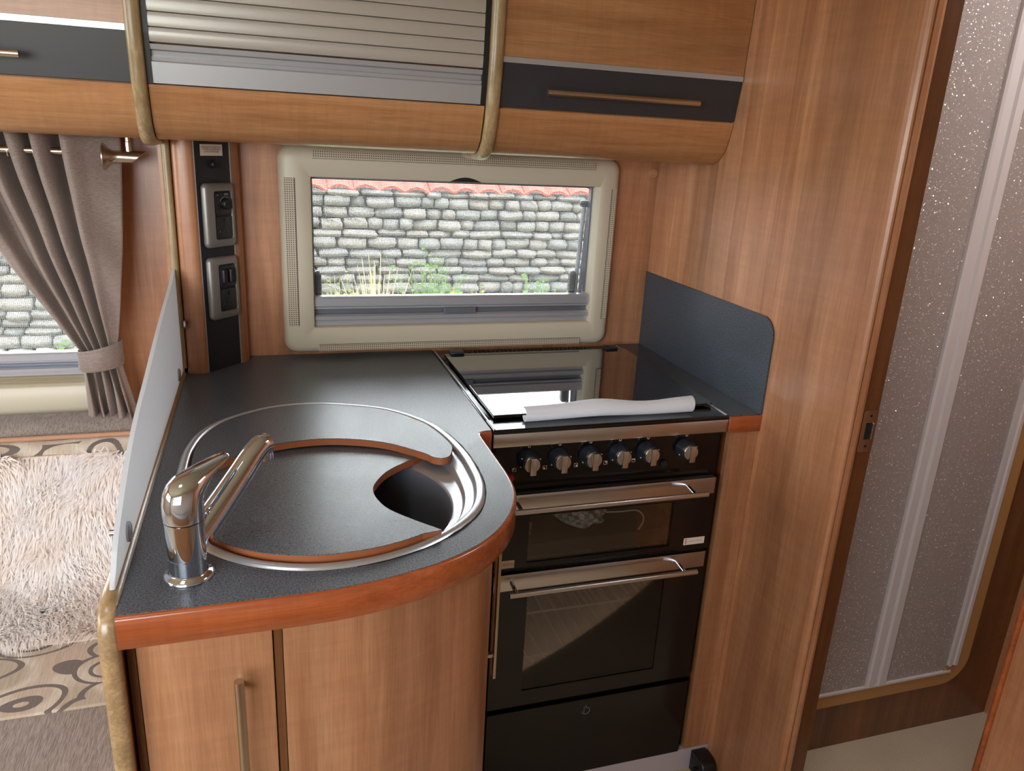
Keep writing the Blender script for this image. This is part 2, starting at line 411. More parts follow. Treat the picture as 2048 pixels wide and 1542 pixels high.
def text(name, body, size, loc, rot, m, parent, sx=1.):
    cu = bpy.data.curves.new(name, 'FONT'); cu.body = body; cu.size = size; cu.align_x = 'CENTER'; cu.align_y = 'CENTER'; cu.space_line = .95
    t = bpy.data.objects.new('tmp', cu); COL.objects.link(t)
    dg = bpy.context.evaluated_depsgraph_get(); me = bpy.data.meshes.new_from_object(t.evaluated_get(dg)); bpy.data.objects.remove(t)
    me.transform(Matrix.Translation(loc) @ Matrix.Rotation(rot[2], 4, 'Z') @ Matrix.Rotation(rot[0], 4, 'X') @ Matrix.Diagonal((sx, 1, 1, 1)))
    me.materials.clear(); me.materials.append(M[m])
    root = parent
    while root.parent: root = root.parent
    if not root.get('_local'): me.transform(Matrix.Translation(-Vector(ROOT.get(root.name, (0, 0, 0)))))
    o = bpy.data.objects.new(name, me); COL.objects.link(o); o.parent = parent
    return o

XR = .5745; WT = .9; XP = -.553
# ------------------------------------------------------------------ room shell
def wall_with_holes(x0, x1, z0, z1, holes, y0, y1):
    """holes along x, non overlapping: (hx0,hx1,hz0,hz1)"""
    bm = bmesh.new(); x = x0
    for h in sorted(holes):
        box(bm, x, h[0], y0, y1, z0, z1); box(bm, h[0], h[1], y0, y1, z0, h[2]); box(bm, h[0], h[1], y0, y1, h[3], z1); x = h[1]
    box(bm, x, x1, y0, y1, z0, z1)
    return bm
KW = (-.31, .44, .94, 1.34)        # kitchen window opening
LW = (-1.75, -.752, .83, 1.40)     # lounge window opening
struct('wall_back', wall_with_holes(-3.2, 1.5, 0, 2.0, [KW, LW], 0., .035), 'cherry_v')
struct('floor', B(-3.2, 1.5, -2.35, .03, -.04, 0), 'carpet')
bm = bmesh.new()
box(bm, -3.2, -.96, -2.35, .03, 2.0, 2.04); box(bm, -.74, .88, -2.35, .03, 2.0, 2.04); box(bm, 1.28, 1.5, -2.35, .03, 2.0, 2.04); box(bm, .88, 1.28, -2.35, -1.2, 2.0, 2.04); box(bm, .88, 1.28, -.8, .03, 2.0, 2.04); box(bm, -.96, -.74, -2.35, -1.36, 2.0, 2.04); box(bm, -.96, -.74, -1.14, .03, 2.0, 2.04)  # the larger gap, over the aisle, is added for its light
struct('ceiling', bm, 'cream2')
struct('wall_front', wall_with_holes(-3.2, 1.5, 0, 2.0, [(-2.1, -.7, 1.03, 1.69)], -2.39, -2.35), 'cream2')
bm = bmesh.new(); box(bm, -3.24, -3.2, -2.35, .03, 0, 1.15); box(bm, -3.24, -3.2, -2.35, .03, 1.8, 2.0); box(bm, -3.24, -3.2, -2.35, -1.9, 1.15, 1.8); box(bm, -3.24, -3.2, -.5, .03, 1.15, 1.8)
struct('wall_left', bm, 'cream2')
struct('wall_right', B(1.418, 1.46, -2.35, -.55, 0, 2.0), 'cherry_v')

# tall side partition between kitchen and washroom (a wall of the setting)
sp_ = struct('wall_partition', B(XR, .64, -.778, -.001, 0, 1.999), 'cherry_v')
# rounded edge of the panel, then the light bead with its groove and the dark rebate
bm = bmesh.new()
prof = [(XR + .0005, -.775), (XR, -.790), (XR + .002, -.797), (XR + .006, -.801), (XR + .0095, -.802), (XR + .0100, -.786), (XR + .0125, -.786), (XR + .0130, -.8025), (XR + .022, -.803), (XR + .029, -.800), (XR + .031, -.795), (XR + .031, -.778)]
prism(bm, prof, 'xy', 0, 1.998)
struct('trim_1', bm, 'cherry_v', smooth=False)
struct('groove_shade_strip', B(XR + .0098, XR + .0128, -.7925, -.7785, 0, 1.998), 'black_soft')  # black strip laid in the groove to paint its shade
struct('trim_2', B(.605, .650, -.786, -.7785, 0, 1.998), 'cherry_dark')
# striker plate let into the rebate
st = thing('striker_plate', 'small metal striker plate let into the dark edge beside the washroom door', 'door latch', (.633, -.7875, .947))
prism_b = bmesh.new()
prism(prism_b, rrect(.617, .649, .906, .985, .003), 'xz', -.7882, -.7862, hole=[(.626, .930), (.640, .930), (.640, .962), (.626, .962)])
mk('plate', prism_b, 'handle', st)
mk('slot', B(.626, .640, -.7868, -.7862, .930, .962), 'black_soft', st)
mk('lip', B(.640, .643, -.7905, -.788, .931, .961, bev=.0008), 'chrome', st)
for z in (.917, .975):
    bm = bmesh.new(); lathe(bm, [(.0026, -.7886), (.0026, -.788)], (.634, 0, z), 'y', 14); mk('screw', bm, 'black_matt', st)

# washroom door in its plane y = -.59
YD = -.59
wd = struct('door_1', B(.645, 1.417, YD + .004, YD + .03, 0, 1.98), 'cherry_dark')
def part_of(struct_obj, name, bm, m, smooth=False):
    return mk(name, bm, m, struct_obj, smooth)
outer = rrect(.70, 1.296, .133, 1.95, .075, 8); inner = rrect(.742, 1.256, .172, 1.91, .05, 8)
bm = bmesh.new(); loft(bm, [[P3('xz', *p, YD + .004) for p in outer], [P3('xz', *p, YD - .004) for p in outer], [P3('xz', *p, YD - .004) for p in inner], [P3('xz', *p, YD + .004) for p in inner]], True)
part_of(wd, 'door_frame', bm, 'beige_frame')
g1 = part_of(wd, 'frosted_panel', B(.742, .982, YD - .0012, YD + .003, .172, 1.91), 'glitter')
g2 = part_of(wd, 'frosted_panel', B(1.030, 1.234, YD - .0012, YD + .003, .172, 1.91), 'glitter')
bm = bmesh.new()
prism(bm, [(.976, YD + .003), (.976, YD - .008), (.981, YD - .011), (.996, YD - .011), (.999, YD - .006), (1.008, YD - .006), (1.011, YD - .012), (1.030, YD - .012), (1.034, YD - .009), (1.034, YD + .003)], 'xy', .174, 1.908)
part_of(wd, 'centre_profile', bm, 'pvc')
bm = bmesh.new()
prism(bm, [(1.230, YD + .003), (1.230, YD - .009), (1.238, YD - .009), (1.240, YD - .005), (1.246, YD - .005), (1.248, YD - .009), (1.257, YD - .009), (1.257, YD + .003)], 'xy', .19, 1.90)
part_of(wd, 'edge_profile', bm, 'pvc')
part_of(wd, 'bottom_profile', B(.742, 1.243, YD - .007, YD + .003, .168, .1745, bev=.001), 'pvc')
# wall cover cap
bm = bmesh.new(); lathe(bm, [(.0125, 0), (.0125, -.0015), (.011, -.003), (.001, -.0034)], (XR - .012, 0, 1.345), 'y', 24)
tag(mk('cover_cap', bm, 'cherry_h', None, True), 'small round cover cap on the wood to the right of the kitchen window', 'cover cap')
# lounge side: opposite furniture (seen only in reflections)
ob = thing('bench_seat', 'wooden bench base with a grey cushion across the aisle from the kitchen', 'bench', (-.9, -2.1, 0))
mk('base', B(-1.9, .1, -2.34, -1.98, 0, .42, bev=.004), 'cherry_h', ob)
mk('seat_cushion', B(-1.9, .1, -2.34, -1.95, .42, .54, bev=.03, seg=4), 'chenille', ob, True)
# foreground cabinet on the right
fg = thing('aisle_cabinet', 'warm cherry wood cabinet corner at the lower right edge, close to the camera', 'cabinet', (1.1, -1.2, 0))
mk('body', B(.832, 1.416, -1.5, -1.004, 0, 1.02, bev=.002), 'cherry_v', fg)
bm = bmesh.new(); tube(bm, [(.832, -1.004, 0), (.832, -1.004, 1.02)], .006, 12); mk('edge_bead', bm, 'edge_wood', fg, True)

# ------------------------------------------------------------------ outside: stone wall, tiles, weeds, ground
YW = 4.5
struct('ground', B(-30, 30, -30, 30, -.75, -.68), 'gravel')
sw = thing('stone_wall', 'pale rough dry stone wall outside the windows with red coping tiles', 'stone wall', (0, YW, -.68))
mk('wall_core', B(-5.2, 5.2, YW + .08, YW + .45, -.68, .95), 'mortar', sw)
shapes = []
for s in range(10):
    bm = bmesh.new(); bmesh.ops.create_cube(bm, size=1); bmesh.ops.subdivide_edges(bm, edges=bm.edges[:], cuts=1, use_grid_fill=True)
    for v in bm.verts:
        c = v.co; q = Vector((abs(c.x) * 2, abs(c.y) * 2, abs(c.z) * 2)); k = 1 - .10 * max(0, (q.x + q.y + q.z - 1.6))
        v.co = Vector((c.x * k * random.uniform(.93, 1.07), c.y * k * random.uniform(.85, 1.15), c.z * k * random.uniform(.88, 1.12)))
    me = bpy.data.meshes.new('stone'); bm.to_mesh(me); bm.free(); me.materials.append(M['stone']); me.polygons.foreach_set('use_smooth', [True] * len(me.polygons)); shapes.append(me)
rows = []; z = -.68
while z < .95:
    h = random.uniform(.048, .090) if z < .85 else .105
    if z + h > .965: h = .965 - z
    rows.append((z, h)); z += h + .005
stones = []
for z, h in rows:
    x = -5.1 + random.uniform(0, .1)
    while x < 5.1:
        wd_ = random.uniform(.09, .25) if h > .07 else random.uniform(.11, .28)
        vis = (z + h > -.30 and x + wd_ > -2.5 and x < -1.25 and z < .75) or (z + h > .08 and x + wd_ > -.08 and x < 2.5)
        stones.append((vis, x + wd_ / 2, z + h / 2, wd_, h)); x += wd_ + .006
vis = [s for s in stones if s[0]]
vis.sort(key=lambda s: -s[3] * s[4] - (.01 if s[1] > -.5 else 0)); keep = set(map(id, vis[:298]))
rest = bmesh.new()
for s in stones:
    _, x, zc, ww, h = s
    y = YW + .03 + random.uniform(-.03, .02); dz = random.uniform(-.006, .006)
    if id(s) in keep:
        o = bpy.data.objects.new('stone', random.choice(shapes)); COL.objects.link(o); o.parent = sw
        o.location = (x, y - YW, zc + dz + .68); o.scale = (ww, .22, h * 1.02); o.rotation_euler = (0, random.uniform(-.05, .05), random.choice((0, PI)))
    else:
        box(rest, x - ww / 2, x + ww / 2, y - .1, y + .1, zc - h / 2, zc + h / 2)
o = mk('stone_filling', rest, 'stone', sw); o['kind'] = 'stuff'
tr_ = thing('tiled_roof', 'low red pantiled roof just above the stone wall outside', 'roof', (0, YW, .96))
mk('roof_slab', B(-4.5, 4.9, YW + .12, YW + 1.3, .90, .955), 'tile_red', tr_)
tile = bmesh.new(); prism(tile, [(-.005, 0), (.03, .028), (.08, .042), (.13, .03), (.17, .004), (.205, -.006), (.205, -.022), (.16, -.012), (.12, .014), (.08, .025), (.04, .012), (0, -.014)], 'xz', -.03, .24)
tme = bpy.data.meshes.new('roof_tile'); bmesh.ops.recalc_face_normals(tile, faces=tile.faces[:]); tile.to_mesh(tme); tile.free(); tme.materials.append(M['tile_red'])
for r in range(6):
    for i in range(46):
        o = bpy.data.objects.new('roof_tile', tme); COL.objects.link(o); o.parent = tr_; o.location = (-4.3 + i * .2, -.06 + r * .17, .020 + r * .085 + random.uniform(-.006, .006)); o.rotation_euler = (.45, random.uniform(-.03, .03), 0)
def weed(x, y, z0, hgt, spread, n, m, leafy, label, group=None):
    bm = bmesh.new()
    for i in range(n):
        a = random.uniform(0, 2 * PI); r = abs(random.gauss(0, spread * .4)); bx, by = x + r * math.cos(a), y + r * math.sin(a) * .4
        h = hgt * random.uniform(.45, 1.) * math.exp(-(r / spread) ** 2); lx, ly = random.gauss(0, .12) * h, random.gauss(0, .08) * h
        wv = .006 if not leafy else .004
        a0 = Vector((bx, by, z0)); a1 = a0 + Vector((lx * .5, ly * .5, h * .6)); a2 = a0 + Vector((lx, ly, h))
        for p, q, w0, w1 in ((a0, a1, wv, wv), (a1, a2, wv, .001)):
            f = [bm.verts.new(p + Vector((-w0, 0, 0))), bm.verts.new(p + Vector((w0, 0, 0))), bm.verts.new(q + Vector((w1, 0, 0))), bm.verts.new(q + Vector((-w1, 0, 0)))]
            bm.faces.new(f)
        if leafy:
            for k in range(7):
                t = random.uniform(.2, 1); c = a0.lerp(a2, t); an = random.uniform(0, 2 * PI); L = random.uniform(.03, .06)
                d = Vector((math.cos(an), -abs(math.sin(an)) * .5, random.uniform(-.2, .5))) * L; s_ = Vector((-d.z, 0, d.x)) * .35
                bm.faces.new([bm.verts.new(c), bm.verts.new(c + d * .5 + s_), bm.verts.new(c + d), bm.verts.new(c + d * .5 - s_)])
    o = mk('weed' if leafy else 'grass_clump', bm, m, None); return tag(o, label, 'plant', group)
weed(.42, 4.05, -.68, 1.22, .12, 150, 'leaf3', False, 'tall pale dry grass clump outside, left part of the kitchen window')
weed(.84, 4.12, -.68, 1.24, .20, 150, 'leaf', True, 'tallest green leafy weed against the stone wall, right of the dry grass')
weed(.15, 4.2, -.68, 1.06, .16, 90, 'leaf2', True, 'yellow green weed in the left corner of the kitchen window view')
weed(1.12, 4.12, -.68, 1.02, .14, 80, 'leaf2', True, 'small yellow green weed near the middle of the kitchen window view')
weed(1.75, 4.15, -.68, 1.08, .26, 130, 'leaf', True, 'broad green weed right of the middle in the kitchen window view')
weed(2.28, 4.18, -.68, 1.02, .18, 90, 'leaf2', True, 'low yellow green weed at the right end of the kitchen window view')
weed(-1.75, 4.1, -.68, .62, .25, 50, 'leaf', True, 'low green weed outside the curtained lounge window')

# ------------------------------------------------------------------ kitchen window
kw = thing('window_1', 'x', 'window', (.06, 0, 1.14)); del kw['label']; del kw['category']; kw['kind'] = 'structure'
WX0, WX1, WZ0, WZ1 = -.349, .462, .908, 1.376
def ring(x0, x1, z0, z1, r, y, n=8): return [P3('xz', u, v, y) for u, v in rrect(x0, x1, z0, z1, r, n)]
IX0, IX1, IZ0, IZ1 = -.281, .407, .9705, 1.309
bm = bmesh.new()
loft(bm, [ring(WX0, WX1, WZ0, WZ1, .03, -.001), ring(WX0, WX1, WZ0, WZ1, .03, -.012), ring(WX0 + .003, WX1 - .003, WZ0 + .003, WZ1 - .003, .028, -.021),
          ring(WX0 + .009, WX1 - .009, WZ0 + .009, WZ1 - .009, .024, -.0275), ring(WX0 + .018, WX1 - .018, WZ0 + .018, WZ1 - .018, .018, -.030),
          ring(WX0 + .038, WX1 - .038, WZ0 + .030, WZ1 - .030, .010, -.031), ring(IX0 - .002, IX1 + .002, IZ0 - .002, IZ1 + .002, .003, -.031),
          ring(IX0, IX1, IZ0, IZ1, .002, -.029), ring(IX0, IX1, IZ0, IZ1, .002, .03)], True)
mk('window_frame', bm, 'cream', kw, True, 50)
def vent(x0, x1, z0, z1):
    v = mk('vent_grille', B(x0, x1, -.0322, -.0300, z0, z1, bev=.0006, seg=1), 'perforated', kw)
vent(-.277, .392, 1.350, 1.366); vent(-.272, .385, .914, .928); vent(-.338, -.316, .975, 1.306); vent(.440, .453, .978, 1.304)
for x0, x1, z0, z1 in ((-.277, .392, 1.3480, 1.3488), (-.272, .385, .9293, .930), (-.3155, -.3148, .975, 1.306), (.4388, .4395, .978, 1.304)):
    mk('vent_seam', B(x0, x1, -.0318, -.0300, z0, z1), 'black_matt', kw)
# scooped finger recesses in the lip
bm = bmesh.new(); seg = [(.030 + .075 * i / 12, 1.3095 + .010 * math.sin(PI * i / 12)) for i in range(13)]
prism(bm, seg, 'xz', -.0318, -.0305); mk('finger_recess', bm, 'black_matt', kw)
bm = bmesh.new(); seg = [(.024 + .078 * i / 12, .970 - .007 * math.sin(PI * i / 12)) for i in range(13)]
prism(bm, seg, 'xz', -.0316, -.0305); mk('finger_recess', bm, 'cream2', kw)
# opening lining, outer seal and hinged pane with rounded corner
bm = bmesh.new(); loft(bm, [ring(KW[0], KW[1], KW[2], KW[3], .002, -.001), ring(KW[0], KW[1], KW[2], KW[3], .002, .05)], True); mk('reveal', bm, 'cream', kw)
bm = bmesh.new(); loft(bm, [ring(-.316, .452, .935, 1.345, .01, .05), ring(-.316, .452, .935, 1.345, .01, .056), ring(-.30, .424, .965, 1.301, .022, .056), ring(-.30, .424, .965, 1.301, .022, .05)], True, wrap=True); mk('window_seal', bm, 'black_matt', kw)
mk('window_pane', B(-.305, .43, .060, .064, .95, 1.33), 'pane', kw)
mk('insect_screen', B(-.280, .406, .0205, .0207, 1.04, 1.308), 'mesh', kw)
mk('screen_side_track', B(-.281, -.276, .012, .03, 1.04, 1.308), 'alu_dark', kw); mk('screen_side_track', B(.4025, .407, .012, .03, 1.04, 1.308), 'alu_dark', kw)
mk('top_grey_rail', B(-.281, .407, .006, .03, 1.3045, 1.309), 'alu_dark', kw)  # slim grey rail along the top of the opening
# stay arm and catches
bm = bmesh.new(); tube(bm, [(.400, .045, 1.262), (.391, .045, 1.03)], .0055, 10); mk('stay_arm', bm, 'alu', kw, True)
bm = bmesh.new(); tube(bm, [(.412, .045, 1.27), (.405, .045, 1.03)], .004, 10); mk('stay_arm', bm, 'alu_dark', kw, True)
mk('stay_pivot', B(.388, .414, .036, .05, 1.254, 1.270, bev=.004), 'black_matt', kw, True)
for x in (-.268, .378):
    bm = bmesh.new(); prism(bm, rrect(x - .008, x + .008, 1.030, 1.092, .0078, 6), 'xz', .030, .044, bev=.003); mk('window_catch', bm, 'door_black', kw, True)
# aluminium blind cassette at the bottom
def alu_bar(parent, x0, x1, z0, z1, y=-.016):
    h = z1 - z0
    ys = [(y + .02, z1), (y, z1), (y - .003, z1 - .08 * h), (y - .003, z1 - .33 * h), (y + .002, z1 - .37 * h), (y + .002, z1 - .43 * h), (y + .012, z1 - .46 * h), (y + .012, z1 - .60 * h), (y, z1 - .62 * h), (y - .004, z1 - .68 * h), (y - .004, z1 - .80 * h), (y + .003, z1 - .84 * h), (y + .003, z0), (y + .02, z0)]
    bm = bmesh.new(); prism(bm, ys, 'yz', x0, x1); return mk('blind_cassette', bm, 'alu', parent)
alu_bar(kw, -.280, .406, .9715, 1.0405)
mk('cassette_groove', B(-.279, .405, -.0045, -.002, .9990, 1.0085), 'alu_dark', kw)
mk('blind_pull', B(.026, .106, -.0215, -.012, .9965, 1.0115, bev=.001), 'alu_dark', kw)

# ------------------------------------------------------------------ lounge window (left)
lw = thing('window_2', 'x', 'window', (-1.25, 0, 1.1)); del lw['label']; del lw['category']; lw['kind'] = 'structure'
bm = bmesh.new()
X0, X1, Z0, Z1 = -1.80, -.738, .775, 1.42
ix0, ix1, iz0, iz1 = -1.72, -.766, .853, 1.36
loft(bm, [ring(X0, X1, Z0, Z1, .03, -.001), ring(X0, X1, Z0, Z1, .03, -.02), ring(X0 + .008, X1 - .008, Z0 + .008, Z1 - .008, .024, -.029), ring(ix0 - .002, ix1 + .002, iz0 - .002, iz1 + .002, .004, -.031), ring(ix0, ix1, iz0, iz1, .003, -.029), ring(ix0, ix1, iz0, iz1, .003, .04)], True)
mk('window_frame', bm, 'cream', lw, True, 50)
alu_bar(lw, ix0, ix1, .874, .925)
mk('cassette_groove', B(ix0, ix1, -.0045, -.002, .8945, .9025), 'alu_dark', lw)
for k in range(5):
    bm = bmesh.new(); z0 = .8535 + k * .0042; prism(bm, [(-.002, z0), (-.013 - .002 * (k % 2), z0 + .0021), (-.002, z0 + .0042)], 'yz', ix0, ix1 - .002); mk('blind_pleat', bm, 'cream', lw)
mk('window_pane', B(-1.75, -.752, .060, .064, .85, 1.40), 'pane', lw)
mk('insect_screen', B(ix0, ix1, .0205, .0207, .925, 1.36), 'mesh', lw)
# ------------------------------------------------------------------ curtain, tieback, pole
cu = thing('curtain', 'taupe slub eyelet curtain tied back beside the lounge window', 'curtain', (-.75, -.08, .8))
cols = [(-.99, -.05), (-.965, -.10), (-.93, -.105), (-.915, -.05), (-.895, -.055), (-.880, -.105), (-.862, -.11), (-.850, -.055), (-.840, -.06), (-.834, -.118), (-.812, -.115), (-.804, -.055), (-.796, -.06), (-.791, -.125), (-.768, -.118), (-.758, -.06), (-.748, -.07), (-.738, -.135), (-.70, -.122), (-.67, -.112), (-.640, -.105)]
K = 6; cc = catmull([(x, y, 0) for x, y in cols], K); U = len(cc)
us = np.array([p.x for p in cc]); ysd = np.array([p.y for p in cc]); un = np.linspace(0, 1, U)
bm = bmesh.new(); loops = []
NV = 60
for j in range(NV + 1):
    z = 1.379 - (1.379 - .796) * j / NV
    L = []
    if z > .945: t = (1.379 - z) / (1.379 - .945); tt = t ** 1.25
    else: t = tt = 1.; b = (.945 - z) / (.945 - .796)
    for i in range(U):
        xt = us[i]
        # converge on the tie
        xg = -.757 + (.070) * un[i]; xe = -.755 + .095 * un[i] ** .9
        if z > .945:
            x = xt * (1 - tt) + xg * tt; amp = 1 - .62 * tt
            if un[i] > .8: x += (-.012 * math.sin(PI * tt) ) * (1 - (1 - un[i]) / .2) * -.35
        else:
            x = xg * (1 - b ** .7) + xe * b ** .7; amp = .38 + .12 * b
            x += .004 * math.sin(i * .35 + z * 20) * b
        y = -.085 + (ysd[i] + .085) * amp - .012 * tt
        y += .004 * math.sin(z * 38 + i * .22) * (1 - abs(2 * t - 1)) + .003 * math.sin(z * 13 + un[i] * 9)
        L.append((x, y, z + (.006 * math.sin(i * .3) if j == NV else 0)))
    loops.append(L)
loft(bm, loops, False)
o = mk('drape', bm, 'curtain', cu, True, 180)
so = o.modifiers.new('thick', 'SOLIDIFY'); so.thickness = .0018
# tieback: an oval band, tilted
bm = bmesh.new(); loops = []
for r_, dz in ((1., -.024), (1.05, -.020), (1.03, 0), (1.05, .020), (1., .024), (.97, .020), (.97, -.020)):
    L = []
    for i in range(40):
        a = 2 * PI * i / 40; x = -.7195 + .0415 * r_ * math.cos(a); y = -.095 + .036 * r_ * math.sin(a)
        L.append((x, y, .936 + dz * (1 + .1 * math.cos(a)) + (x + .7195) * .18))
    loops.append(L)
loft(bm, loops, True, wrap=True); tb = mk('tieback', bm, 'curtain', cu, True, 60)
for dz in (-.019, .019):
    bm = bmesh.new(); pts = []
    for i in range(41):
        a = 2 * PI * i / 40; x = -.7195 + .0437 * math.cos(a); y = -.095 + .0382 * math.sin(a); pts.append((x, y, .936 + dz * (1 + .1 * math.cos(a)) + (x + .7195) * .18))
    tube(bm, pts, .0007, 6); mk('seam', bm, 'chenille', tb, True)
for x in (-.737, -.790, -.833):
    bm = bmesh.new(); bmesh.ops.create_cone(bm, cap_ends=False, segments=24, radius1=.016, radius2=.016, depth=.002)
    bmesh.ops.rotate(bm, verts=bm.verts[:], matrix=Matrix.Rotation(PI / 2, 3, 'Y')); bmesh.ops.translate(bm, verts=bm.verts[:], vec=(x, -.100, 1.343)); mk('eyelet', bm, 'handle', cu, True)
cp = thing('curtain_pole', 'brushed metal curtain pole with a flared end bracket, under the left wall locker', 'curtain pole', (-.9, -.1, 1.344))
bm = bmesh.new(); tube(bm, [(-1.5, -.1, 1.344), (-.66, -.1, 1.344)], .0076, 16); mk('pole', bm, 'handle', cp, True)
bm = bmesh.new()
loops = []
for x, r in ((-.674, .0265), (-.672, .0275), (-.6695, .026), (-.663, .018), (-.656, .0135), (-.646, .0128), (-.640, .0128)):
    loops.append([(x, -.1 + r * math.cos(2 * PI * i / 28), 1.338 + r * math.sin(2 * PI * i / 28)) for i in range(28)])
loops.append([(-.612 + .015 * math.sin(2 * PI * i / 28), -.1 + .0128 * math.cos(2 * PI * i / 28), 1.338 + .0128 * math.sin(2 * PI * i / 28)) for i in range(28)])
loft(bm, loops, True, True, True); mk('finial', bm, 'handle', cp, True, 40)
bm = bmesh.new(); lathe(bm, [(.0068, 0), (.0068, .018), (.0058, .019), (.0058, .037)], (-.628, -.1, 1.349), 'z', 16); mk('stem', bm, 'handle', cp, True)
bm = bmesh.new(); lathe(bm, [(.004, 0), (.004, .03)], (-.738, -.1, 1.352), 'z', 12); mk('stem', bm, 'handle', cp, True)

# ------------------------------------------------------------------ wall lockers
PYZ = [(1.378, -.235), (1.379, -.256), (1.383, -.272), (1.392, -.285), (1.406, -.299), (1.437, -.312), (1.469, -.321), (1.546, -.333), (1.70, -.341), (2.0, -.341)]
def py(z):
    for (z0, y0), (z1, y1) in zip(PYZ, PYZ[1:]):
        if z <= z1: return y0 + (y1 - y0) * max(0, (z - z0)) / (z1 - z0)
    return PYZ[-1][1]
def skin(bm, x0, x1, z0, z1, off=0., thick=.018, n=None):
    zs = [z0] + [z for z, _ in PYZ if z0 < z < z1] + [z1]
    poly = [(py(z) - off, z) for z in zs] + [(py(z) - off + thick, z) for z in reversed(zs)]
    return prism(bm, poly, 'yz', x0, x1)
def bar_handle(parent, x0, x1, z, y, r=.0062, axis='x', so=.03):
    bm = bmesh.new(); tube(bm, [(x0, y, z), (x1, y, z)], r, 16); h = mk('handle', bm, 'handle', parent, True, 40)
    for x in (x0 + .1 * (x1 - x0), x1 - .1 * (x1 - x0)):
        bm = bmesh.new(); tube(bm, [(x, y, z), (x, y + so, z)], r * .75, 12); mk('handle_post', bm, 'handle', h, True, 40)
    return h
def locker(name, label, x0, x1, hx):
    t = thing(name, label, 'wall cabinet', ((x0 + x1) / 2, -.15, 1.38))
    zt = 1.998
    bm = bmesh.new(); prism(bm, [(-.002, 1.381), (-.24, 1.381), (-.296, 1.42), (-.31, 1.5), (-.318, zt), (-.002, zt)], 'yz', x0 + .002, x1 - .002); mk('carcass', bm, 'cherry_h', t)
    bm = bmesh.new(); skin(bm, x0 + .001, x1 - .001, 1.378, 1.4655); mk('lower_rail', bm, 'cherry_h', t, True, 30)
    bm = bmesh.new(); skin(bm, x0 + .001, x1 - .001, 1.557, zt); d = mk('door', bm, 'cherry_h', t, True, 30)
    bm = bmesh.new(); skin(bm, x0 + .001, x1 - .001, 1.5465, 1.5565, .001); mk('metal_strip', bm, 'alu', d)
    bm = bmesh.new(); skin(bm, x0 + .001, x1 - .001, 1.4685, 1.546, -.001); b = mk('dark_band', bm, 'door_black', d)
    if hx: bar_handle(d, hx[0], hx[1], 1.4975, -.362, .0055)
    return t
locker('wall_locker', 'cherry wood wall locker with dark band and bar handle, above the cooker', .052, XR - .001, (.138, .462))
locker('wall_locker', 'cherry wood wall locker with dark band at the upper left, above the curtain', -1.55, -.582, (-1.25, -.732))
# middle locker with roller shutter
ml = thing('shutter_locker', 'wall locker with a silver roller shutter, above the sink', 'wall cabinet', (-.26, -.15, 1.38))
bm = bmesh.new(); prism(bm, [(-.002, 1.381), (-.24, 1.381), (-.29, 1.42), (-.298, 1.5), (-.305, 1.998), (-.002, 1.998)], 'yz', -.556, .03); mk('carcass', bm, 'cherry_h', ml)
bm = bmesh.new(); skin(bm, -.557, .0275, 1.378, 1.4675, -.002); mk('lower_rail', bm, 'cherry_h', ml, True, 30)
bm = bmesh.new(); skin(bm, -.566, -.549, 1.468, 1.998, -.004, .03); mk('side_channel', bm, 'black_matt', ml)
bm = bmesh.new(); skin(bm, .0195, .0295, 1.468, 1.998, -.004, .03); mk('side_channel', bm, 'black_matt', ml)
sh = bmesh.new()
def sy(z): return py(z) + .006
prism(sh, [(sy(1.469) + .01, 1.469), (sy(1.469) - .001, 1.470), (sy(1.50) - .002, 1.503), (sy(1.5) + .001, 1.5055), (sy(1.5) - .0005, 1.511), (sy(1.5) + .005, 1.5125), (sy(1.52) + .006, 1.5205), (sy(1.52), 1.5225), (sy(1.53) - .001, 1.5305), (sy(1.53) + .01, 1.5315)], 'yz', -.549, .0195)
mk('shutter_rail', sh, 'alu', ml, False)
z = 1.533
while z < 1.98:
    bm = bmesh.new(); h = .0232
    pr_ = [(sy(z) + .010, z), (sy(z) + .002, z + .0002), (sy(z) + .0003, z + .0008)]
    for i in range(1, 7):
        t = i / 7; pr_.append((sy(z + h * t) - .0007 * math.sin(PI * t), z + .0008 + (h - .0022) * t))
    pr_ += [(sy(z + h) + .001, z + h - .0008), (sy(z + h) + .010, z + h - .0008)]
    prism(bm, pr_, 'yz', -.549, .0195); mk('slat', bm, 'slat', ml, True, 50); z += h
# oak beads: down the locker fronts, under, and along the partition
def bead(bm, path, xc, wd_, h, back=.006, n=10):
    loops = []; K = len(path)
    for k, (y, z) in enumerate(path):
        y0, z0 = path[max(0, k - 1)]; y1, z1 = path[min(K - 1, k + 1)]
        d = Vector((y1 - y0, z1 - z0)).normalized(); nrm = Vector((-d[1], d[0]))
        L = []
        for i in range(n + 1):
            a = PI * i / n; o_ = h * (math.sin(a) ** .8 if math.sin(a) > 0 else 0); x = xc - wd_ / 2 * math.cos(a)
            L.append((x, y + nrm[0] * o_, z + nrm[1] * o_))
        L.append((xc + wd_ / 2, y - nrm[0] * back, z - nrm[1] * back)); L.append((xc - wd_ / 2, y - nrm[0] * back, z - nrm[1] * back))
        loops.append(L)
    return loft(bm, loops, True, True, True)
front = [(py(z) - .001, z) for z in (1.398, 1.406, 1.42, 1.437, 1.469, 1.5, 1.546, 1.62, 1.70, 1.8, 1.997)]
under = [(-.135, 1.377), (-.2, 1.377), (-.245, 1.377), (-.262, 1.3785), (-.274, 1.3825), (-.284, 1.389)]
pth = list(reversed(under + front))
def smooth_path(p, k=3): return [(v.x, v.y) for v in catmull([(a, b, 0) for a, b in p], k)]
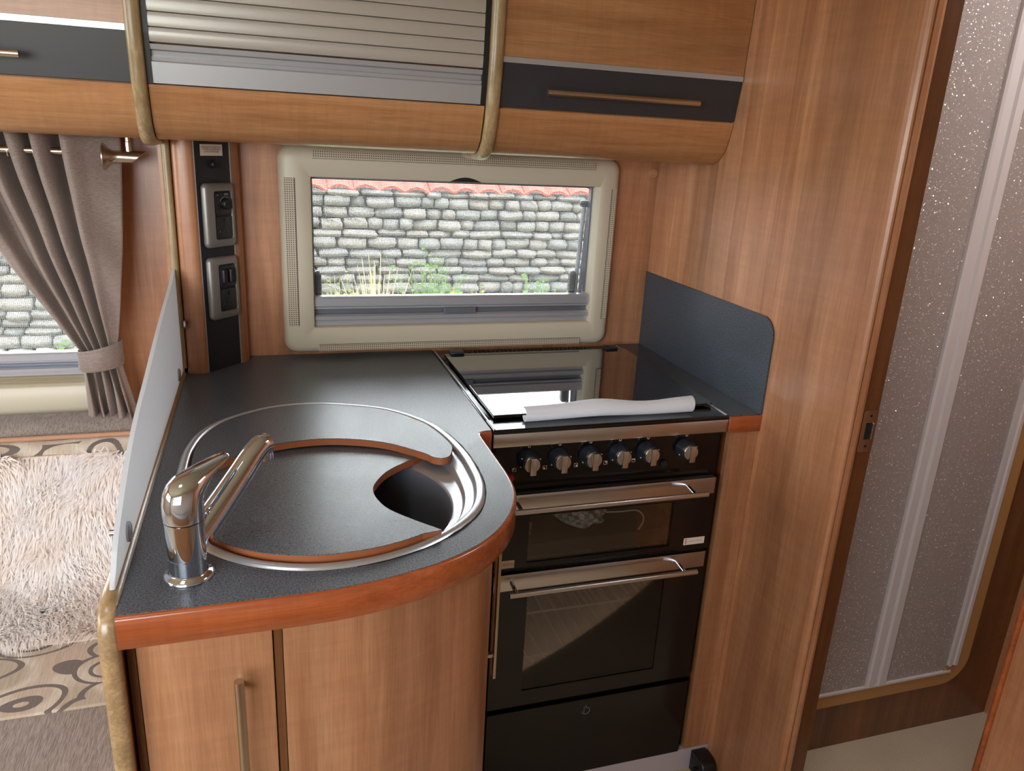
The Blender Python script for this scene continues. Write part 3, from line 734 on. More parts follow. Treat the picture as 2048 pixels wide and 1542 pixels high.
# path must run so that the normal points outwards (down the front: direction -z gives normal -y... flip if needed)
def bead_obj(name, path, xc, wd_, h, m):
    bm = bmesh.new(); bead(bm, path, xc, wd_, h); return mk(name, bm, m, None, True, 50)
up_front = smooth_path(under + front)
o = bead_obj('oak_bead', up_front, .0430, .0255, .011, 'oak'); tag(o, 'curved pale oak bead dividing the shutter locker from the locker above the cooker', 'trim')
# partition between kitchen and lounge with its oak bead running down, forward and down again
pt = thing('partition', 'low wooden partition with a pale oak rounded edge between worktop and sofa', 'partition', (-.566, -.5, 0))
bm = bmesh.new(); prism(bm, [(-.003, 0), (-1.012, 0), (-1.012, .88), (-.998, .897), (-.12, .897), (-.12, 1.376), (-.003, 1.376)], 'yz', -.5745, -.5585); mk('panel', bm, 'cherry_v', pt)
bm = bmesh.new(); bead(bm, up_front, -.5705, .0245, .011); mk('locker_bead', bm, 'oak', pt, True, 50)
vb = [(-.121, .912)] + [(-.121, z) for z in (1.0, 1.1, 1.2, 1.3, 1.376)]
bm = bmesh.new(); bead(bm, vb, -.5600, .0165, .009); mk('upright_bead', bm, 'oak', pt, True, 50)
tb_ = [(-1.013, 0), (-1.013, .3), (-1.013, .6), (-1.013, .865), (-1.010, .879), (-1.003, .890), (-.992, .8965), (-.975, .899), (-.7, .899), (-.4, .899), (-.13, .899)]
bm = bmesh.new(); bead(bm, tb_, -.5650, .0215, .0085); mk('edge_bead', bm, 'oak_y', pt, True, 50)
# acrylic splash screen on the lounge side
sc_ = thing('splash_screen', 'white curved acrylic screen standing along the left end of the worktop', 'screen', (-.57, -.5, .9))
top = catmull([(-.128, 1.125, 0), (-.20, 1.106, 0), (-.36, 1.082, 0), (-.47, 1.064, 0), (-.60, 1.040, 0), (-.72, 1.019, 0), (-.80, .998, 0), (-.885, .967, 0), (-.935, .943, 0), (-.972, .915, 0)], 5)
poly = [(p.x, p.y) for p in top] + [(-.978, .908), (-.972, .9045), (-.128, .9045)]
bm = bmesh.new(); prism(bm, poly, 'yz', -.5660, -.5600, bev=.0012); mk('sheet', bm, 'screen', sc_, False)
for y, z in ((-.875, .926), (-.22, .926)):
    bm = bmesh.new(); lathe(bm, [(.013, -.560), (.013, -.5575), (.0105, -.556), (.001, -.5558)], (0, y, z), 'x', 24); mk('fixing_button', bm, 'alu', sc_, True, 40)
    bm = bmesh.new(); lathe(bm, [(.007, -.566), (.007, -.571), (.004, -.572), (.004, -.580), (.002, -.581)], (0, y, z), 'x', 16); mk('fixing_nut', bm, 'chrome', sc_, True, 40)
bm = bmesh.new(); lathe(bm, [(.010, -.5505), (.010, -.547), (.007, -.5455), (.001, -.545)], (0, -.135, 1.01), 'x', 20); mk('fixing_button', bm, 'chrome', sc_, True, 40)

# ------------------------------------------------------------------ corner pilaster with sockets
A_ = Vector((-.509, -.128)); B_ = Vector((-.444, -.06)); ang = math.atan2(B_.y - A_.y, B_.x - A_.x); SL = (B_ - A_).length
pl = thing('socket_pilaster', 'corner pilaster with rounded cherry posts and a black strip between them', 'pilaster', (-.48, -.07, .9))
lp = catmull([(-.551, -.1195, 0), (-.548, -.1265, 0), (-.538, -.1315, 0), (-.524, -.1325, 0), (-.514, -.131, 0), (-.5085, -.1265, 0)], 4)
bm = bmesh.new(); prism(bm, [(p.x, p.y) for p in lp] + [(-.508, -.10), (-.551, -.10)], 'xy', .9005, 1.377); mk('post', bm, 'cherry_v', pl, True, 40)
rp = catmull([(-.4435, -.0605, 0), (-.436, -.054, 0), (-.431, -.044, 0), (-.429, -.03, 0), (-.4285, -.002, 0)], 4)
bm = bmesh.new(); prism(bm, [(p.x, p.y) for p in rp] + [(-.46, -.002), (-.46, -.045)], 'xy', .9005, 1.377); mk('post', bm, 'cherry_v', pl, True, 40)
e = (B_ - A_).normalized(); nn = Vector((e.y, -e.x))
def strip_poly(s0, s1, o0, o1): return [tuple(A_ + e * s0 + nn * o0), tuple(A_ + e * s1 + nn * o0), tuple(A_ + e * s1 + nn * o1), tuple(A_ + e * s0 + nn * o1)]
bm = bmesh.new(); prism(bm, strip_poly(0, SL, -.010, -.001), 'xy', .9005, 1.377); mk('black_strip', bm, 'black_strip', pl)
for s in (0, SL - .0014):
    bm = bmesh.new(); prism(bm, strip_poly(s, s + .0014, -.004, .0005), 'xy', .9005, 1.377); mk('metal_edging', bm, 'alu', pl)
loc = (A_.x, A_.y, 0)
def lthing(name, label, cat, group=None): return thing(name, label, cat, loc, group, ang, True)
def face_loft(x0, x1, z0, z1, r, ys, ins, n=6, holes=None):
    bm = bmesh.new(); L = [[P3('xz', *p, y) for p in rrect(x0 + i, x1 - i, z0 + i, z1 - i, max(r - i, .0005), n)] for y, i in zip(ys, ins)]
    loft(bm, L, True, True, True); return bm
def bowed(x0, x1, z0, z1, r, bow, n=6):
    return [(u, v + (bow * (1 - ((u - (x0 + x1) / 2) / ((x1 - x0) / 2)) ** 2) * (1 if v > (z0 + z1) / 2 else -1))) for u, v in rrect(x0, x1, z0, z1, r, n)]
def plate(t, z0, z1, kind):
    x0, x1 = .011, .0915
    ox0, ox1, oz0, oz1 = .0345, .0795, z0 + .0155, z1 - .0150
    bm = bmesh.new(); L = []
    for y, i in ((-.0005, 0), (-.006, 0), (-.0105, .003), (-.0125, .0075)):
        L.append([P3('xz', *p, y) for p in bowed(x0 + i, x1 - i, z0 + i * .6, z1 - i * .6, .009, .004, 6)])
    inner = rrect(ox0 - .0012, ox1 + .0012, oz0 - .0012, oz1 + .0012, .005, 6); L.append([P3('xz', *p, -.0125) for p in inner])
    L.append([P3('xz', *p, -.009) for p in rrect(ox0, ox1, oz0, oz1, .0045, 6)])
    loft(bm, L, True, False, False); mk('faceplate', bm, 'plate', t, True, 40)
    mk('backing', B(ox0 - .002, ox1 + .002, -.0090, -.001, oz0 - .002, oz1 + .002), 'black_matt', t)
    zm = (oz0 + oz1) / 2
    so = mk('socket_module', face_loft(ox0 + .002, ox1 - .002, oz0 + .002, zm - .002, .004, (-.009, -.0112, -.0118), (0, 0, .0008)), 'module', t, True, 40)
    xm = (ox0 + ox1) / 2
    mk('pin_slot', B(xm - .002, xm + .002, -.0124, -.0116, zm - .016, zm - .0065), 'black_soft', so)
    for s in (-1, 1):
        mk('pin_slot', B(xm + s * .011 - .0032, xm + s * .011 + .0032, -.0124, -.0116, oz0 + .0135, oz0 + .0175), 'black_soft', so)
        mk('shutter', B(xm + s * .011 - .0022, xm + s * .011 - .0005, -.0127, -.0122, oz0 + .014, oz0 + .017), 'grey_print', so)
    if kind == 'heater':
        mo = mk('control_module', face_loft(ox0 + .002, ox1 - .002, zm + .002, oz1 - .002, .004, (-.009, -.0112, -.0118), (0, 0, .0008)), 'module', t, True, 40)
        bm = bmesh.new(); lathe(bm, [(.0115, -.0118), (.011, -.019), (.0095, -.021), (.001, -.0213)], (xm + .006, 0, (zm + oz1) / 2 - .001), 'y', 28); mk('dial', bm, 'black_matt', mo, True, 40)
        bm = bmesh.new(); tube(bm, [(xm + .006 + .0145 * math.cos(a), -.0121, (zm + oz1) / 2 - .001 + .0145 * math.sin(a)) for a in [PI * .15 + PI * .75 * k / 12 for k in range(13)]], .0006, 6); mk('scale_mark', bm, 'grey_print', mo)
        bm = bmesh.new(); lathe(bm, [(.0045, -.0118), (.004, -.015), (.001, -.0152)], (xm - .0135, 0, zm + .017), 'y', 18); mk('small_dial', bm, 'black_matt', mo, True, 40)
        mk('printed_symbol', B(xm + .004, xm + .014, -.0121, -.0117, oz1 - .0075, oz1 - .0045), 'grey_print', mo)
        mk('printed_symbol', B(xm - .017, xm - .011, -.0121, -.0117, oz1 - .008, oz1 - .0065), 'grey_print', mo)
    else:
        mo = mk('switch_module', face_loft(ox0 + .002, ox1 - .002, zm + .002, oz1 - .002, .004, (-.009, -.0112, -.0118), (0, 0, .0008)), 'module', t, True, 40)
        for s in (-1, 1):
            bm = face_loft(xm + s * .0095 - .0068, xm + s * .0095 + .0068, zm + .009, oz1 - .008, .004, (-.0118, -.016, -.0175), (0, .0005, .002)); mk('rocker', bm, 'black_matt', mo, True, 40)
t1 = lthing('heater_socket_plate', 'upper silver socket plate with heater dial on the black corner strip', 'socket'); plate(t1, 1.166, 1.293, 'heater')
t2 = lthing('switch_socket_plate', 'lower silver socket plate with two rocker switches on the black corner strip', 'socket'); plate(t2, 1.014, 1.143, 'switch')
fh = lthing('fuse_holder', 'small round black fuse cap under the paper label on the corner strip', 'fuse holder')
bm = bmesh.new(); lathe(bm, [(.0088, -.0005), (.0088, -.003), (.0072, -.0035), (.0066, -.008), (.0055, -.009), (.0005, -.009)], (.046, 0, 1.331), 'y', 24); mk('cap', bm, 'black_matt', fh, True, 40)
mk('slot', B(.0452, .0468, -.0096, -.0088, 1.326, 1.336), 'black_soft', fh)
sk = lthing('notice_label', 'small white paper notice with red print at the top of the corner strip', 'label')
mk('paper', B(.0165, .0735, -.0012, -.0004, 1.3475, 1.3695), 'sticker', sk)
text('printed_text', 'PLEASE ENSURE THAT THE AERIAL/TV PLUG\nIS EXTENDED THE 240V BEFORE ANY\nELECTRICAL APPLIANCE IS USED', .0046, (.045, -.0016, 1.3595), (PI / 2, 0, 0), 'red_print', sk, .56)

# ------------------------------------------------------------------ worktop with sink hole
arc = catmull([(-.030, -.63, 0), (-.030, -.69, 0), (-.0305, -.745, 0), (-.036, -.80, 0), (-.052, -.850, 0), (-.075, -.893, 0), (-.105, -.930, 0), (-.145, -.962, 0), (-.195, -.987, 0), (-.25, -1.004, 0), (-.305, -1.0145, 0), (-.36, -1.018, 0)], 6)
edge = [(-.0008, -.555)] + [(v.x, v.y) for v in catmull([(-.008, -.555, 0), (-.020, -.558, 0), (-.028, -.566, 0), (-.030, -.585, 0)], 5)] + [(v.x, v.y) for v in arc] + [(-.45, -1.018), (-.5545, -1.018)]
rim_pts = [(-.5255, -.70), (-.5245, -.64), (-.522, -.563), (-.505, -.483), (-.467, -.422), (-.394, -.373), (-.317, -.360), (-.240, -.379), (-.165, -.419), (-.108, -.495), (-.084, -.566), (-.073, -.640), (-.071, -.700), (-.076, -.775), (-.097, -.845), (-.135, -.897), (-.191, -.940), (-.249, -.964), (-.301, -.972), (-.35, -.969), (-.398, -.953), (-.434, -.931), (-.463, -.903), (-.495, -.862), (-.513, -.815), (-.522, -.76)]
rim = [(v.x, v.y) for v in catmull([(a, b, 0) for a, b in rim_pts], 5, True)]
SC = Vector((-.30, -.69))
def inset(loop, d):
    n = len(loop); out = []
    for i in range(n):
        a = Vector(loop[(i - 2) % n]); b = Vector(loop[(i + 2) % n]); t = (b - a).normalized(); nr = Vector((-t.y, t.x))
        p = Vector(loop[i])
        if (SC - p).dot(nr) < 0: nr = -nr
        out.append(tuple(p + nr * d))
    return out
wt = thing('worktop', 'slate grey curved worktop with an orange-red wooden edge, around the sink', 'worktop', (-.3, -.5, WT))
outline = [(-.5545, -.002), (-.0008, -.002)] + edge
bm = bmesh.new(); prism(bm, outline, 'xy', .862, WT, hole=inset(rim, .004)); mk('top', bm, 'worktop', wt)
def outward_sweep(path, prof):
    """path in plan; prof: (offset outward, z)"""
    loops = []; K = len(path)
    for k in range(K):
        a = Vector(path[max(0, k - 1)]); b = Vector(path[min(K - 1, k + 1)]); t = (b - a).normalized(); nr = Vector((t.y, -t.x)) * -1
        loops.append([(path[k][0] + nr.x * o_, path[k][1] + nr.y * o_, z) for o_, z in prof])
    return loops
test = outward_sweep(edge, [(.01, 0)]); sgn = 1 if test[-1][0][1] < -1.018 else -1
bm = bmesh.new(); loft(bm, outward_sweep(edge, [(sgn * -.002, .8992), (sgn * .0010, .8994), (sgn * .004, .8982), (sgn * .0055, .8955), (sgn * .0055, .861), (sgn * .004, .8585), (sgn * -.002, .858)]), True, True, True)
mk('edge_band', bm, 'edge_wood', wt, True, 50)
# ------------------------------------------------------------------ sink
sk_ = thing('sink', 'inset stainless steel sink with a bright raised rim, in the worktop', 'sink', (-.3, -.7, WT))
def lp3(loop, z): return [(x, y, z) for x, y in loop]
bm = bmesh.new(); loft(bm, [lp3(inset(rim, -.002), .9002), lp3(inset(rim, 0), .9022), lp3(inset(rim, .003), .9038), lp3(inset(rim, .008), .9040), lp3(inset(rim, .0115), .9022), lp3(inset(rim, .013), .899), lp3(inset(rim, .0145), .8935)], True); mk('rim', bm, 'sink_steel', sk_, True, 60)
n = len(rim)
def circ(cx, cy, r):
    out = []
    for p in rim:
        a = math.atan2(p[1] - SC.y, p[0] - SC.x); out.append((cx + r * math.cos(a), cy + r * math.sin(a)))
    return out
def blend(A, Bq, t): return [(a[0] * (1 - t) + b[0] * t, a[1] * (1 - t) + b[1] * t) for a, b in zip(A, Bq)]
ins = inset(rim, .0145); bowl = circ(-.315, -.765, .188)
bm = bmesh.new(); loft(bm, [lp3(ins, .8935), lp3(blend(ins, bowl, .06), .8915), lp3(blend(ins, bowl, .35), .8905), lp3(blend(ins, bowl, .42), .8885), lp3(blend(ins, bowl, .47), .8835), lp3(blend(ins, bowl, .54), .8820), lp3(blend(ins, bowl, .92), .8815), lp3(bowl, .878)], True)
mk('ledge', bm, 'sink_steel', sk_, True, 60)
bm = bmesh.new(); loft(bm, [lp3(bowl, .878), lp3(circ(-.315, -.765, .184), .868), lp3(circ(-.315, -.765, .178), .79), lp3(circ(-.315, -.765, .165), .763), lp3(circ(-.315, -.765, .14), .755), lp3(circ(-.315, -.765, .03), .752)], True, False, True)
mk('bowl', bm, 'basin', sk_, True, 60)
bm = bmesh.new(); lathe(bm, [(.03, .7525), (.03, .755), (.022, .7555), (.018, .7535), (.001, .7535)], (-.315, -.765, 0), 'z', 24); mk('drain', bm, 'chrome', sk_, True)
bm = bmesh.new()
sl = inset(rim, -.0025); seg = [sl[i] for i in range(len(sl)) if sl[i][0] > -.30 and sl[i][1] < -.55]
tube(bm, [(x, y, .9001) for x, y in seg], [.0006 + .0016 * random.random() * (1 if x > -.16 else .4) for x, y in seg], 6); mk('sealant', bm, 'black_soft', sk_)
bm = bmesh.new(); lathe(bm, [(.006, .8815), (.006, .887), (.004, .889), (.0005, .889)], (-.128, -.868, 0), 'z', 12); mk('cover_peg', bm, 'black_matt', sk_, True)
# covers
def board(name, loop, zt, slope, label):
    t = thing(name, label, 'sink cover', (-.3, -.7, zt))
    for nm, m, a, b in (('board_edge', 'mdf', .0125, .0012), ('laminate', 'worktop', .0012, 0)):
        bm = bmesh.new(); prism(bm, loop, 'xy', zt - a, zt - b)
        for v in bm.verts: v.co.z += slope * (-.6 - v.co.y)
        mk(nm, bm, m, t)
    return t
i2 = inset(rim, .016)
def pick(cond): return [p for p in i2 if cond(p)]
# crescent at the back: outer arc from left round the back to the right
arcA = [p for p in inset(rim, .0175) if p[1] > -.668 ]
arcA.sort(key=lambda p: -math.atan2(p[1] + .69, p[0] + .30) % (2 * PI))
ang_ = lambda p: (math.atan2(p[1] + .69, p[0] + .30) + PI / 2) % (2 * PI)
arcA.sort(key=ang_)      # from the right (small) to the left (large)
frontA = [(v.x, v.y) for v in catmull([(-.503, -.655, 0), (-.475, -.635, 0), (-.448, -.616, 0), (-.415, -.590, 0), (-.384, -.571, 0), (-.34, -.560, 0), (-.294, -.559, 0), (-.241, -.573, 0), (-.193, -.600, 0), (-.145, -.650, 0), (-.134, -.668, 0), (-.122, -.677, 0), (-.110, -.674, 0), (-.102, -.663, 0), (-.094, -.640, 0)], 5)]
arcA = [p for p in arcA if not (p[0] > -.2 and p[1] < -.632) and p[1] > -.65]
board('sink_cover', arcA + frontA, .9058, 0, 'crescent sink cover board at the back of the sink, overlapping the larger board')
arcB = [p for p in inset(rim, .017) if p[1] < -.60 and not (p[0] > -.170 and p[1] > -.93) and not (p[0] > -.2 and p[1] > -.9)]
arcB.sort(key=lambda p: (math.atan2(p[1] + .69, p[0] + .30) - (-PI / 2 + .9)) % (2 * PI) if False else -((math.atan2(p[1] + .69, p[0] + .30)) % (2 * PI)))
arcB = list(reversed(arcB))   # increasing angle from left (pi) through the front to the right
backB = [(v.x, v.y) for v in catmull([(-.143, -.615, 0), (-.18, -.590, 0), (-.241, -.560, 0), (-.30, -.545, 0), (-.385, -.556, 0), (-.44, -.594, 0), (-.48, -.612, 0)], 4)]
notch = [(v.x, v.y) for v in catmull([(-.173, -.920, 0), (-.202, -.883, 0), (-.230, -.841, 0), (-.2415, -.806, 0), (-.2445, -.768, 0), (-.235, -.733, 0), (-.206, -.685, 0), (-.139, -.625, 0)], 5)]
arcB = [p for p in arcB if p[1] < -.625 and p[0] < -.190]
board('sink_cover', arcB + notch + backB, .8920, .054, 'large sink cover board in front, with a curved finger cut-out over the open bowl')

# ------------------------------------------------------------------ tap
tp = thing('mixer_tap', 'chrome single-lever mixer tap on the front left corner of the worktop', 'tap', (-.4856, -.950, WT))
cx, cy = -.4856, -.950
bm = bmesh.new(); lathe(bm, [(.0285, .9003), (.0288, .9022), (.0265, .9050), (.0232, .9062), (.0222, .908)], (cx, cy, 0), 'z', 48); mk('flange', bm, 'chrome', tp, True, 60)
bm = bmesh.new(); lathe(bm, [(.0212, .906), (.0212, .9268), (.0206, .9272), (.0206, .9278), (.0214, .9282), (.0220, .955), (.0224, .9740), (.0216, .9746), (.0216, .9753)], (cx, cy, 0), 'z', 48); mk('body', bm, 'chrome', tp, True, 40)
dv = Vector((.66, .75, 0)).normalized(); sv_ = Vector((-dv.y, dv.x, 0)); c0 = Vector((cx, cy, 0))
# lever head: cylinder that is cut by a rising dome and drawn out into a blade
bm = bmesh.new(); loops = []
def ringp(c, ax_u, ax_v, ru, rv, n=40): return [c + ax_u * ru * math.cos(2 * PI * i / n) + ax_v * rv * math.sin(2 * PI * i / n) for i in range(n)]
up_ = Vector((0, 0, 1))
for z, r in ((.9752, .0226), (.9765, .0230), (.985, .0231)):
    loops.append(ringp(c0 + up_ * z, dv, sv_, r, r))
for s, z, tilt, ru, rv in ((.0000, .9935, 10, .0229, .0230), (.0015, 1.0010, 24, .0225, .0229), (.0045, 1.0075, 38, .0212, .0224), (.0100, 1.0125, 52, .0186, .0212), (.0180, 1.0165, 62, .0150, .0194), (.0280, 1.0205, 69, .0110, .0170), (.0390, 1.0240, 74, .0077, .0148), (.0500, 1.0268, 78, .0054, .0128), (.0600, 1.0287, 82, .0040, .0110), (.0670, 1.0297, 86, .0031, .0088), (.0710, 1.0300, 88, .0022, .0055), (.0725, 1.0300, 90, .0008, .0020)):
    th = math.radians(tilt); d = dv * math.sin(th) + up_ * math.cos(th); u = dv * math.cos(th) - up_ * math.sin(th)
    loops.append(ringp(c0 + dv * s + up_ * z, u, sv_, ru, rv))
loft(bm, loops, True, False, True); mk('lever', bm, 'chrome', tp, True, 70)
bm = bmesh.new()
d2 = Vector((.69, .72, 0)).normalized()
sp_pts = catmull([c0 + up_ * .9345 + d2 * .002, c0 + up_ * .9475 + d2 * .022, c0 + up_ * .9700 + d2 * .053, c0 + up_ * .9950 + d2 * .086, c0 + up_ * 1.0140 + d2 * .110, c0 + up_ * 1.0225 + d2 * .125, c0 + up_ * 1.0225 + d2 * .1345], 5)
tube(bm, sp_pts, [.0172 - .0030 * min(1, k / 22) for k in range(len(sp_pts))], 28); mk('spout', bm, 'chrome', tp, True, 60)
bm = bmesh.new(); q = c0 + d2 * .133; lathe(bm, [(.0095, 1.002), (.0098, 1.006), (.0098, 1.018)], (q.x, q.y, 0), 'z', 24); mk('nozzle', bm, 'chrome', tp, True, 60)

# ------------------------------------------------------------------ base cabinet under the worktop
bc = thing('base_cabinet', 'curved cherry base cabinet with bar handles, under the sink worktop', 'cabinet', (-.3, -.7, 0))
body = [(v[0], v[1]) for v in []]
edge_in = []
for k, p in enumerate(edge):
    a = Vector(edge[max(0, k - 1)]); b = Vector(edge[min(len(edge) - 1, k + 1)]); t = (b - a).normalized(); nr = Vector((t.y, -t.x)) * -1 * sgn
    edge_in.append(Vector(p) - nr * .026)
inn = [(max(min(p.x, -.03), -.5545), p.y) for p in edge_in if p.y < -.62]
carc = [(-.556, -.01), (-.03, -.01), (-.058, -.60)] + [(p[0] - .010, p[1] + (.010 if p[1] < -.9 else 0)) for p in inn]
carc[-1] = (-.556, carc[-1][1])
def curved_panel(path, th, z0, z1):
    loops = []; K = len(path)
    for k in range(K):
        a = Vector(path[max(0, k - 1)]); b = Vector(path[min(K - 1, k + 1)]); t = (b - a).normalized(); nr = Vector((t.y, -t.x)) * -1 * sgn
        p = Vector(path[k]); loops.append([(p.x, p.y, z0), (p.x, p.y, z1), (p.x - nr.x * th, p.y - nr.y * th, z1), (p.x - nr.x * th, p.y - nr.y * th, z0)])
    bm = bmesh.new(); loft(bm, loops, True, True, True); return bm
cpath = [(p[0] - .004, p[1] + .018) for p in inn if p[0] > -.53] + [(-.5545, -.972)]
mk('carcass', curved_panel([(-.060, -.40)] + cpath, .012, .0, .858), 'cherry_dark', bc)
mk('base_board', B(-.55, -.10, -.94, -.05, .06, .08), 'cherry_dark', bc)
dr = mk('door', B(-.5435, -.3945, -.9925, -.976, .04, .857, bev=.001), 'cherry_v', bc)
mk('side_filler', B(-.5545, -.5455, -.986, -.970, .0, .857), 'cherry_dark', bc)
mk('pilaster_strip', B(-.3930, -.3835, -.9895, -.972, .0, .857), 'cherry_dark', bc)
path = [(p[0], p[1]) for p in inn if p[0] > -.3825 and p[1] < -.70]
path = [p for p in path] + [(-.3825, -.992)]
dc = mk('curved_door', curved_panel(path, .016, .04, .857), 'cherry_v', bc, True, 30)
bm = bmesh.new(); tube(bm, [(-.4335, -1.022, .795), (-.4335, -1.022, .50)], .0058, 16); h = mk('handle', bm, 'handle', dr, True, 40)
for z in (.77, .53):
    bm = bmesh.new(); tube(bm, [(-.4335, -1.022, z), (-.4335, -.992, z)], .0042, 12); mk('handle_post', bm, 'handle', h, True, 40)
bm = bmesh.new(); prism(bm, rrect(-.0555, -.0505, -.812, -.792, .0015, 2), 'xy', .562, .853); h = mk('handle', bm, 'handle', dc, True, 40)
mk('handle_post', B(-.066, -.055, -.806, -.798, .60, .606), 'handle', h)
mk('handle_post', B(-.066, -.055, -.806, -.798, .81, .816), 'handle', h)

# ------------------------------------------------------------------ cooker
ck_ = thing('cooker', 'black and steel gas cooker with hob, grill and oven under a glass lid', 'cooker', (.25, -.3, 0))
YF = -.57
# body shell around two cavities
bm = bmesh.new()
box(bm, .012, .030, -.545, -.02, .066, .892); box(bm, .474, .488, -.545, -.02, .066, .892); box(bm, .03, .474, -.04, -.02, .066, .892)
box(bm, .03, .474, -.545, -.04, .855, .892); box(bm, .03, .474, -.545, -.04, .575, .600); box(bm, .03, .474, -.545, -.04, .066, .285); box(bm, .03, .474, -.545, -.04, .735, .760)
mk('body', bm, 'enamel', ck_)
# hob deck and front strip
hob = mk('hob_deck', B(.001, .4985, -.561, -.012, .8925, .8995, bev=.002), 'black_gloss', ck_, True, 40)
mk('front_deck', B(.002, .4975, -.5600, -.507, .8990, .9012, bev=.001), mat('dark_polished_steel', (96, 96, 98), .16, 1.), ck_)
lid = mk('glass_lid', B(.0165, .490, -.508, -.078, .9045, .9105, bev=.001), mat('black_glass_lid', (10, 13, 17), .025, 0, 1., .5, 1.75), ck_)
mk('lid_stay', B(.022, .484, -.49, -.09, .8995, .9045), 'black_matt', ck_)
for x in (.0035, .4925):
    mk('side_trim', B(x, x + .0035, -.558, -.02, .8996, .9030, bev=.001), 'alu', ck_)
for x in (.030, .434):
    mk('lid_hinge', B(x, x + .034, -.090, -.062, .9100, .9165, bev=.003), 'knob_black', ck_, True, 40)
vt = mk('vent_panel', B(.085, .410, -.062, -.036, .8996, .9012), 'black_soft', ck_)
for i in range(28):
    x = .090 + i * .0113
    bm = bmesh.new(); prism(bm, [(x, .9012), (x + .0045, .9012), (x + .0055, .9062), (x + .001, .9062)], 'xz', -.061, -.037); mk('vent_fin', bm, 'black_matt', vt)
mk('steel_fascia', B(.0025, .4985, -.5615, -.545, .8655, .8925, bev=.0015), 'steel', ck_, True, 40)
pn = mk('control_panel', B(.010, .4905, -.552, -.545, .768, .8655, bev=.001), 'black_gloss', ck_)
# knobs
def sub(name, bm, m, par, smooth=True): return mk(name, bm, m, par, smooth, 40)
icons = [(-1, 1), (-1, -1), (1, -1), (1, 1), None]
for k, x in enumerate((.0765, .1385, .2025, .2650, .3260, .4120)):
    z = .832
    bm = bmesh.new(); lathe(bm, [(.0225, -.552), (.0218, -.555), (.0190, -.566), (.0172, -.571), (.001, -.571)], (x, 0, z), 'y', 36); kb = sub('knob', bm, 'knob_black', pn)
    bm = bmesh.new(); lathe(bm, [(.0162, -.570), (.0162, -.576), (.0150, -.5775), (.001, -.5775)], (x, 0, z), 'y', 36); sub('knob_cap', bm, 'steel', kb)
    bm = bmesh.new(); prism(bm, rrect(x - .0062, x + .0062, z - .0180, z + .0165, .0015, 3), 'xz', -.585, -.576, bev=.001); sub('knob_grip', bm, 'steel', kb)
    bm = bmesh.new(); tube(bm, [(x + .0022 * math.cos(a), -.5523, .8608 + .0024 * math.sin(a)) for a in [2 * PI * i / 16 for i in range(17)]], .0005, 5); sub('off_mark', bm, 'white_print', pn)
    for a in (20, 200) if k else (150, 200, 20, 320):
        aa = math.radians(a); bm = bmesh.new(); lathe(bm, [(.0011, -.5640), (.0011, -.5662)], (x + .0205 * math.cos(aa), 0, z + .0205 * math.sin(aa)), 'y', 8); sub('knob_dot', bm, 'white_print', kb)
    if k < 5:
        ix, iz = x - .0275, .8145
        bm = bmesh.new(); rr = rrect(ix - .0040, ix + .0040, iz - .0040, iz + .0040, .0016, 3); r2 = rrect(ix - .0033, ix + .0033, iz - .0033, iz + .0033, .0012, 3)
        loft(bm, [[P3('xz', *p, -.5522) for p in rr], [P3('xz', *p, -.5522) for p in r2]], True); ic = sub('burner_symbol', bm, 'white_print', pn, False)
        if icons[k]:
            bm = bmesh.new(); lathe(bm, [(.0017, -.5524), (.0017, -.5521)], (ix + .0012 * icons[k][0], 0, iz + .0012 * icons[k][1]), 'y', 10); sub('burner_dot', bm, 'white_print', ic, False)
        else: sub('burner_dot', B(ix - .0033, ix + .0033, -.5524, -.5521, iz + .0012, iz + .0034), 'white_print', ic, False)
bm = bmesh.new(); lathe(bm, [(.0085, -.552), (.0085, -.556), (.0068, -.5585), (.001, -.559)], (.366, 0, .803), 'y', 24); sub('igniter_button', bm, 'black_matt', pn)
bm = bmesh.new(); lathe(bm, [(.0085, -.552), (.0085, -.558), (.0070, -.561), (.001, -.562)], (.040, 0, .800), 'y', 24); sub('red_button', bm, 'red', pn)
# doors with glazed windows
def oven_door(name, z0, z1, sz0, gx0, gx1, gz0, gz1, hz, x0=.013, x1=.4865):
    bm = bmesh.new(); prism(bm, [(x0, z0), (x1, z0), (x1, z1), (x0, z1)], 'xz', YF, YF + .024, hole=[(gx0, gz0), (gx1, gz0), (gx1, gz1), (gx0, gz1)])
    d = mk(name, bm, 'black_gloss', ck_)
    mk('door_glass', B(gx0, gx1, YF + .002, YF + .005, gz0, gz1), 'oven_glass', d)
    mk('steel_strip', B(x0, x1 - .006, YF - .0035, YF + .012, sz0, z1 + .0005, bev=.001), 'steel', d, True, 40)
    bm = bmesh.new(); tube(bm, [(.034, -.612, hz), (.440, -.612, hz)], .0053, 18); h = mk('handle', bm, 'steel', d, True, 40)
    for x in (.050, .414):
        bm = bmesh.new(); tube(bm, [(x, -.612, hz), (x, YF - .003, hz + .004)], .0042, 14); p = mk('handle_post', bm, 'chrome', h, True, 40)
    return d
gd = oven_door('grill_door', .6055, .7705, .7355, .080, .392, .621, .722, .7555)
od = oven_door('oven_door', .279, .5995, .5635, .086, .392, .316, .543, .5785)
mk('door_seam', B(.012, .487, -.560, -.55, .6005, .6045), 'black_soft', ck_)
dw = mk('drawer_front', B(.013, .4865, YF, YF + .02, .067, .2655, bev=.001), 'black_gloss', ck_)
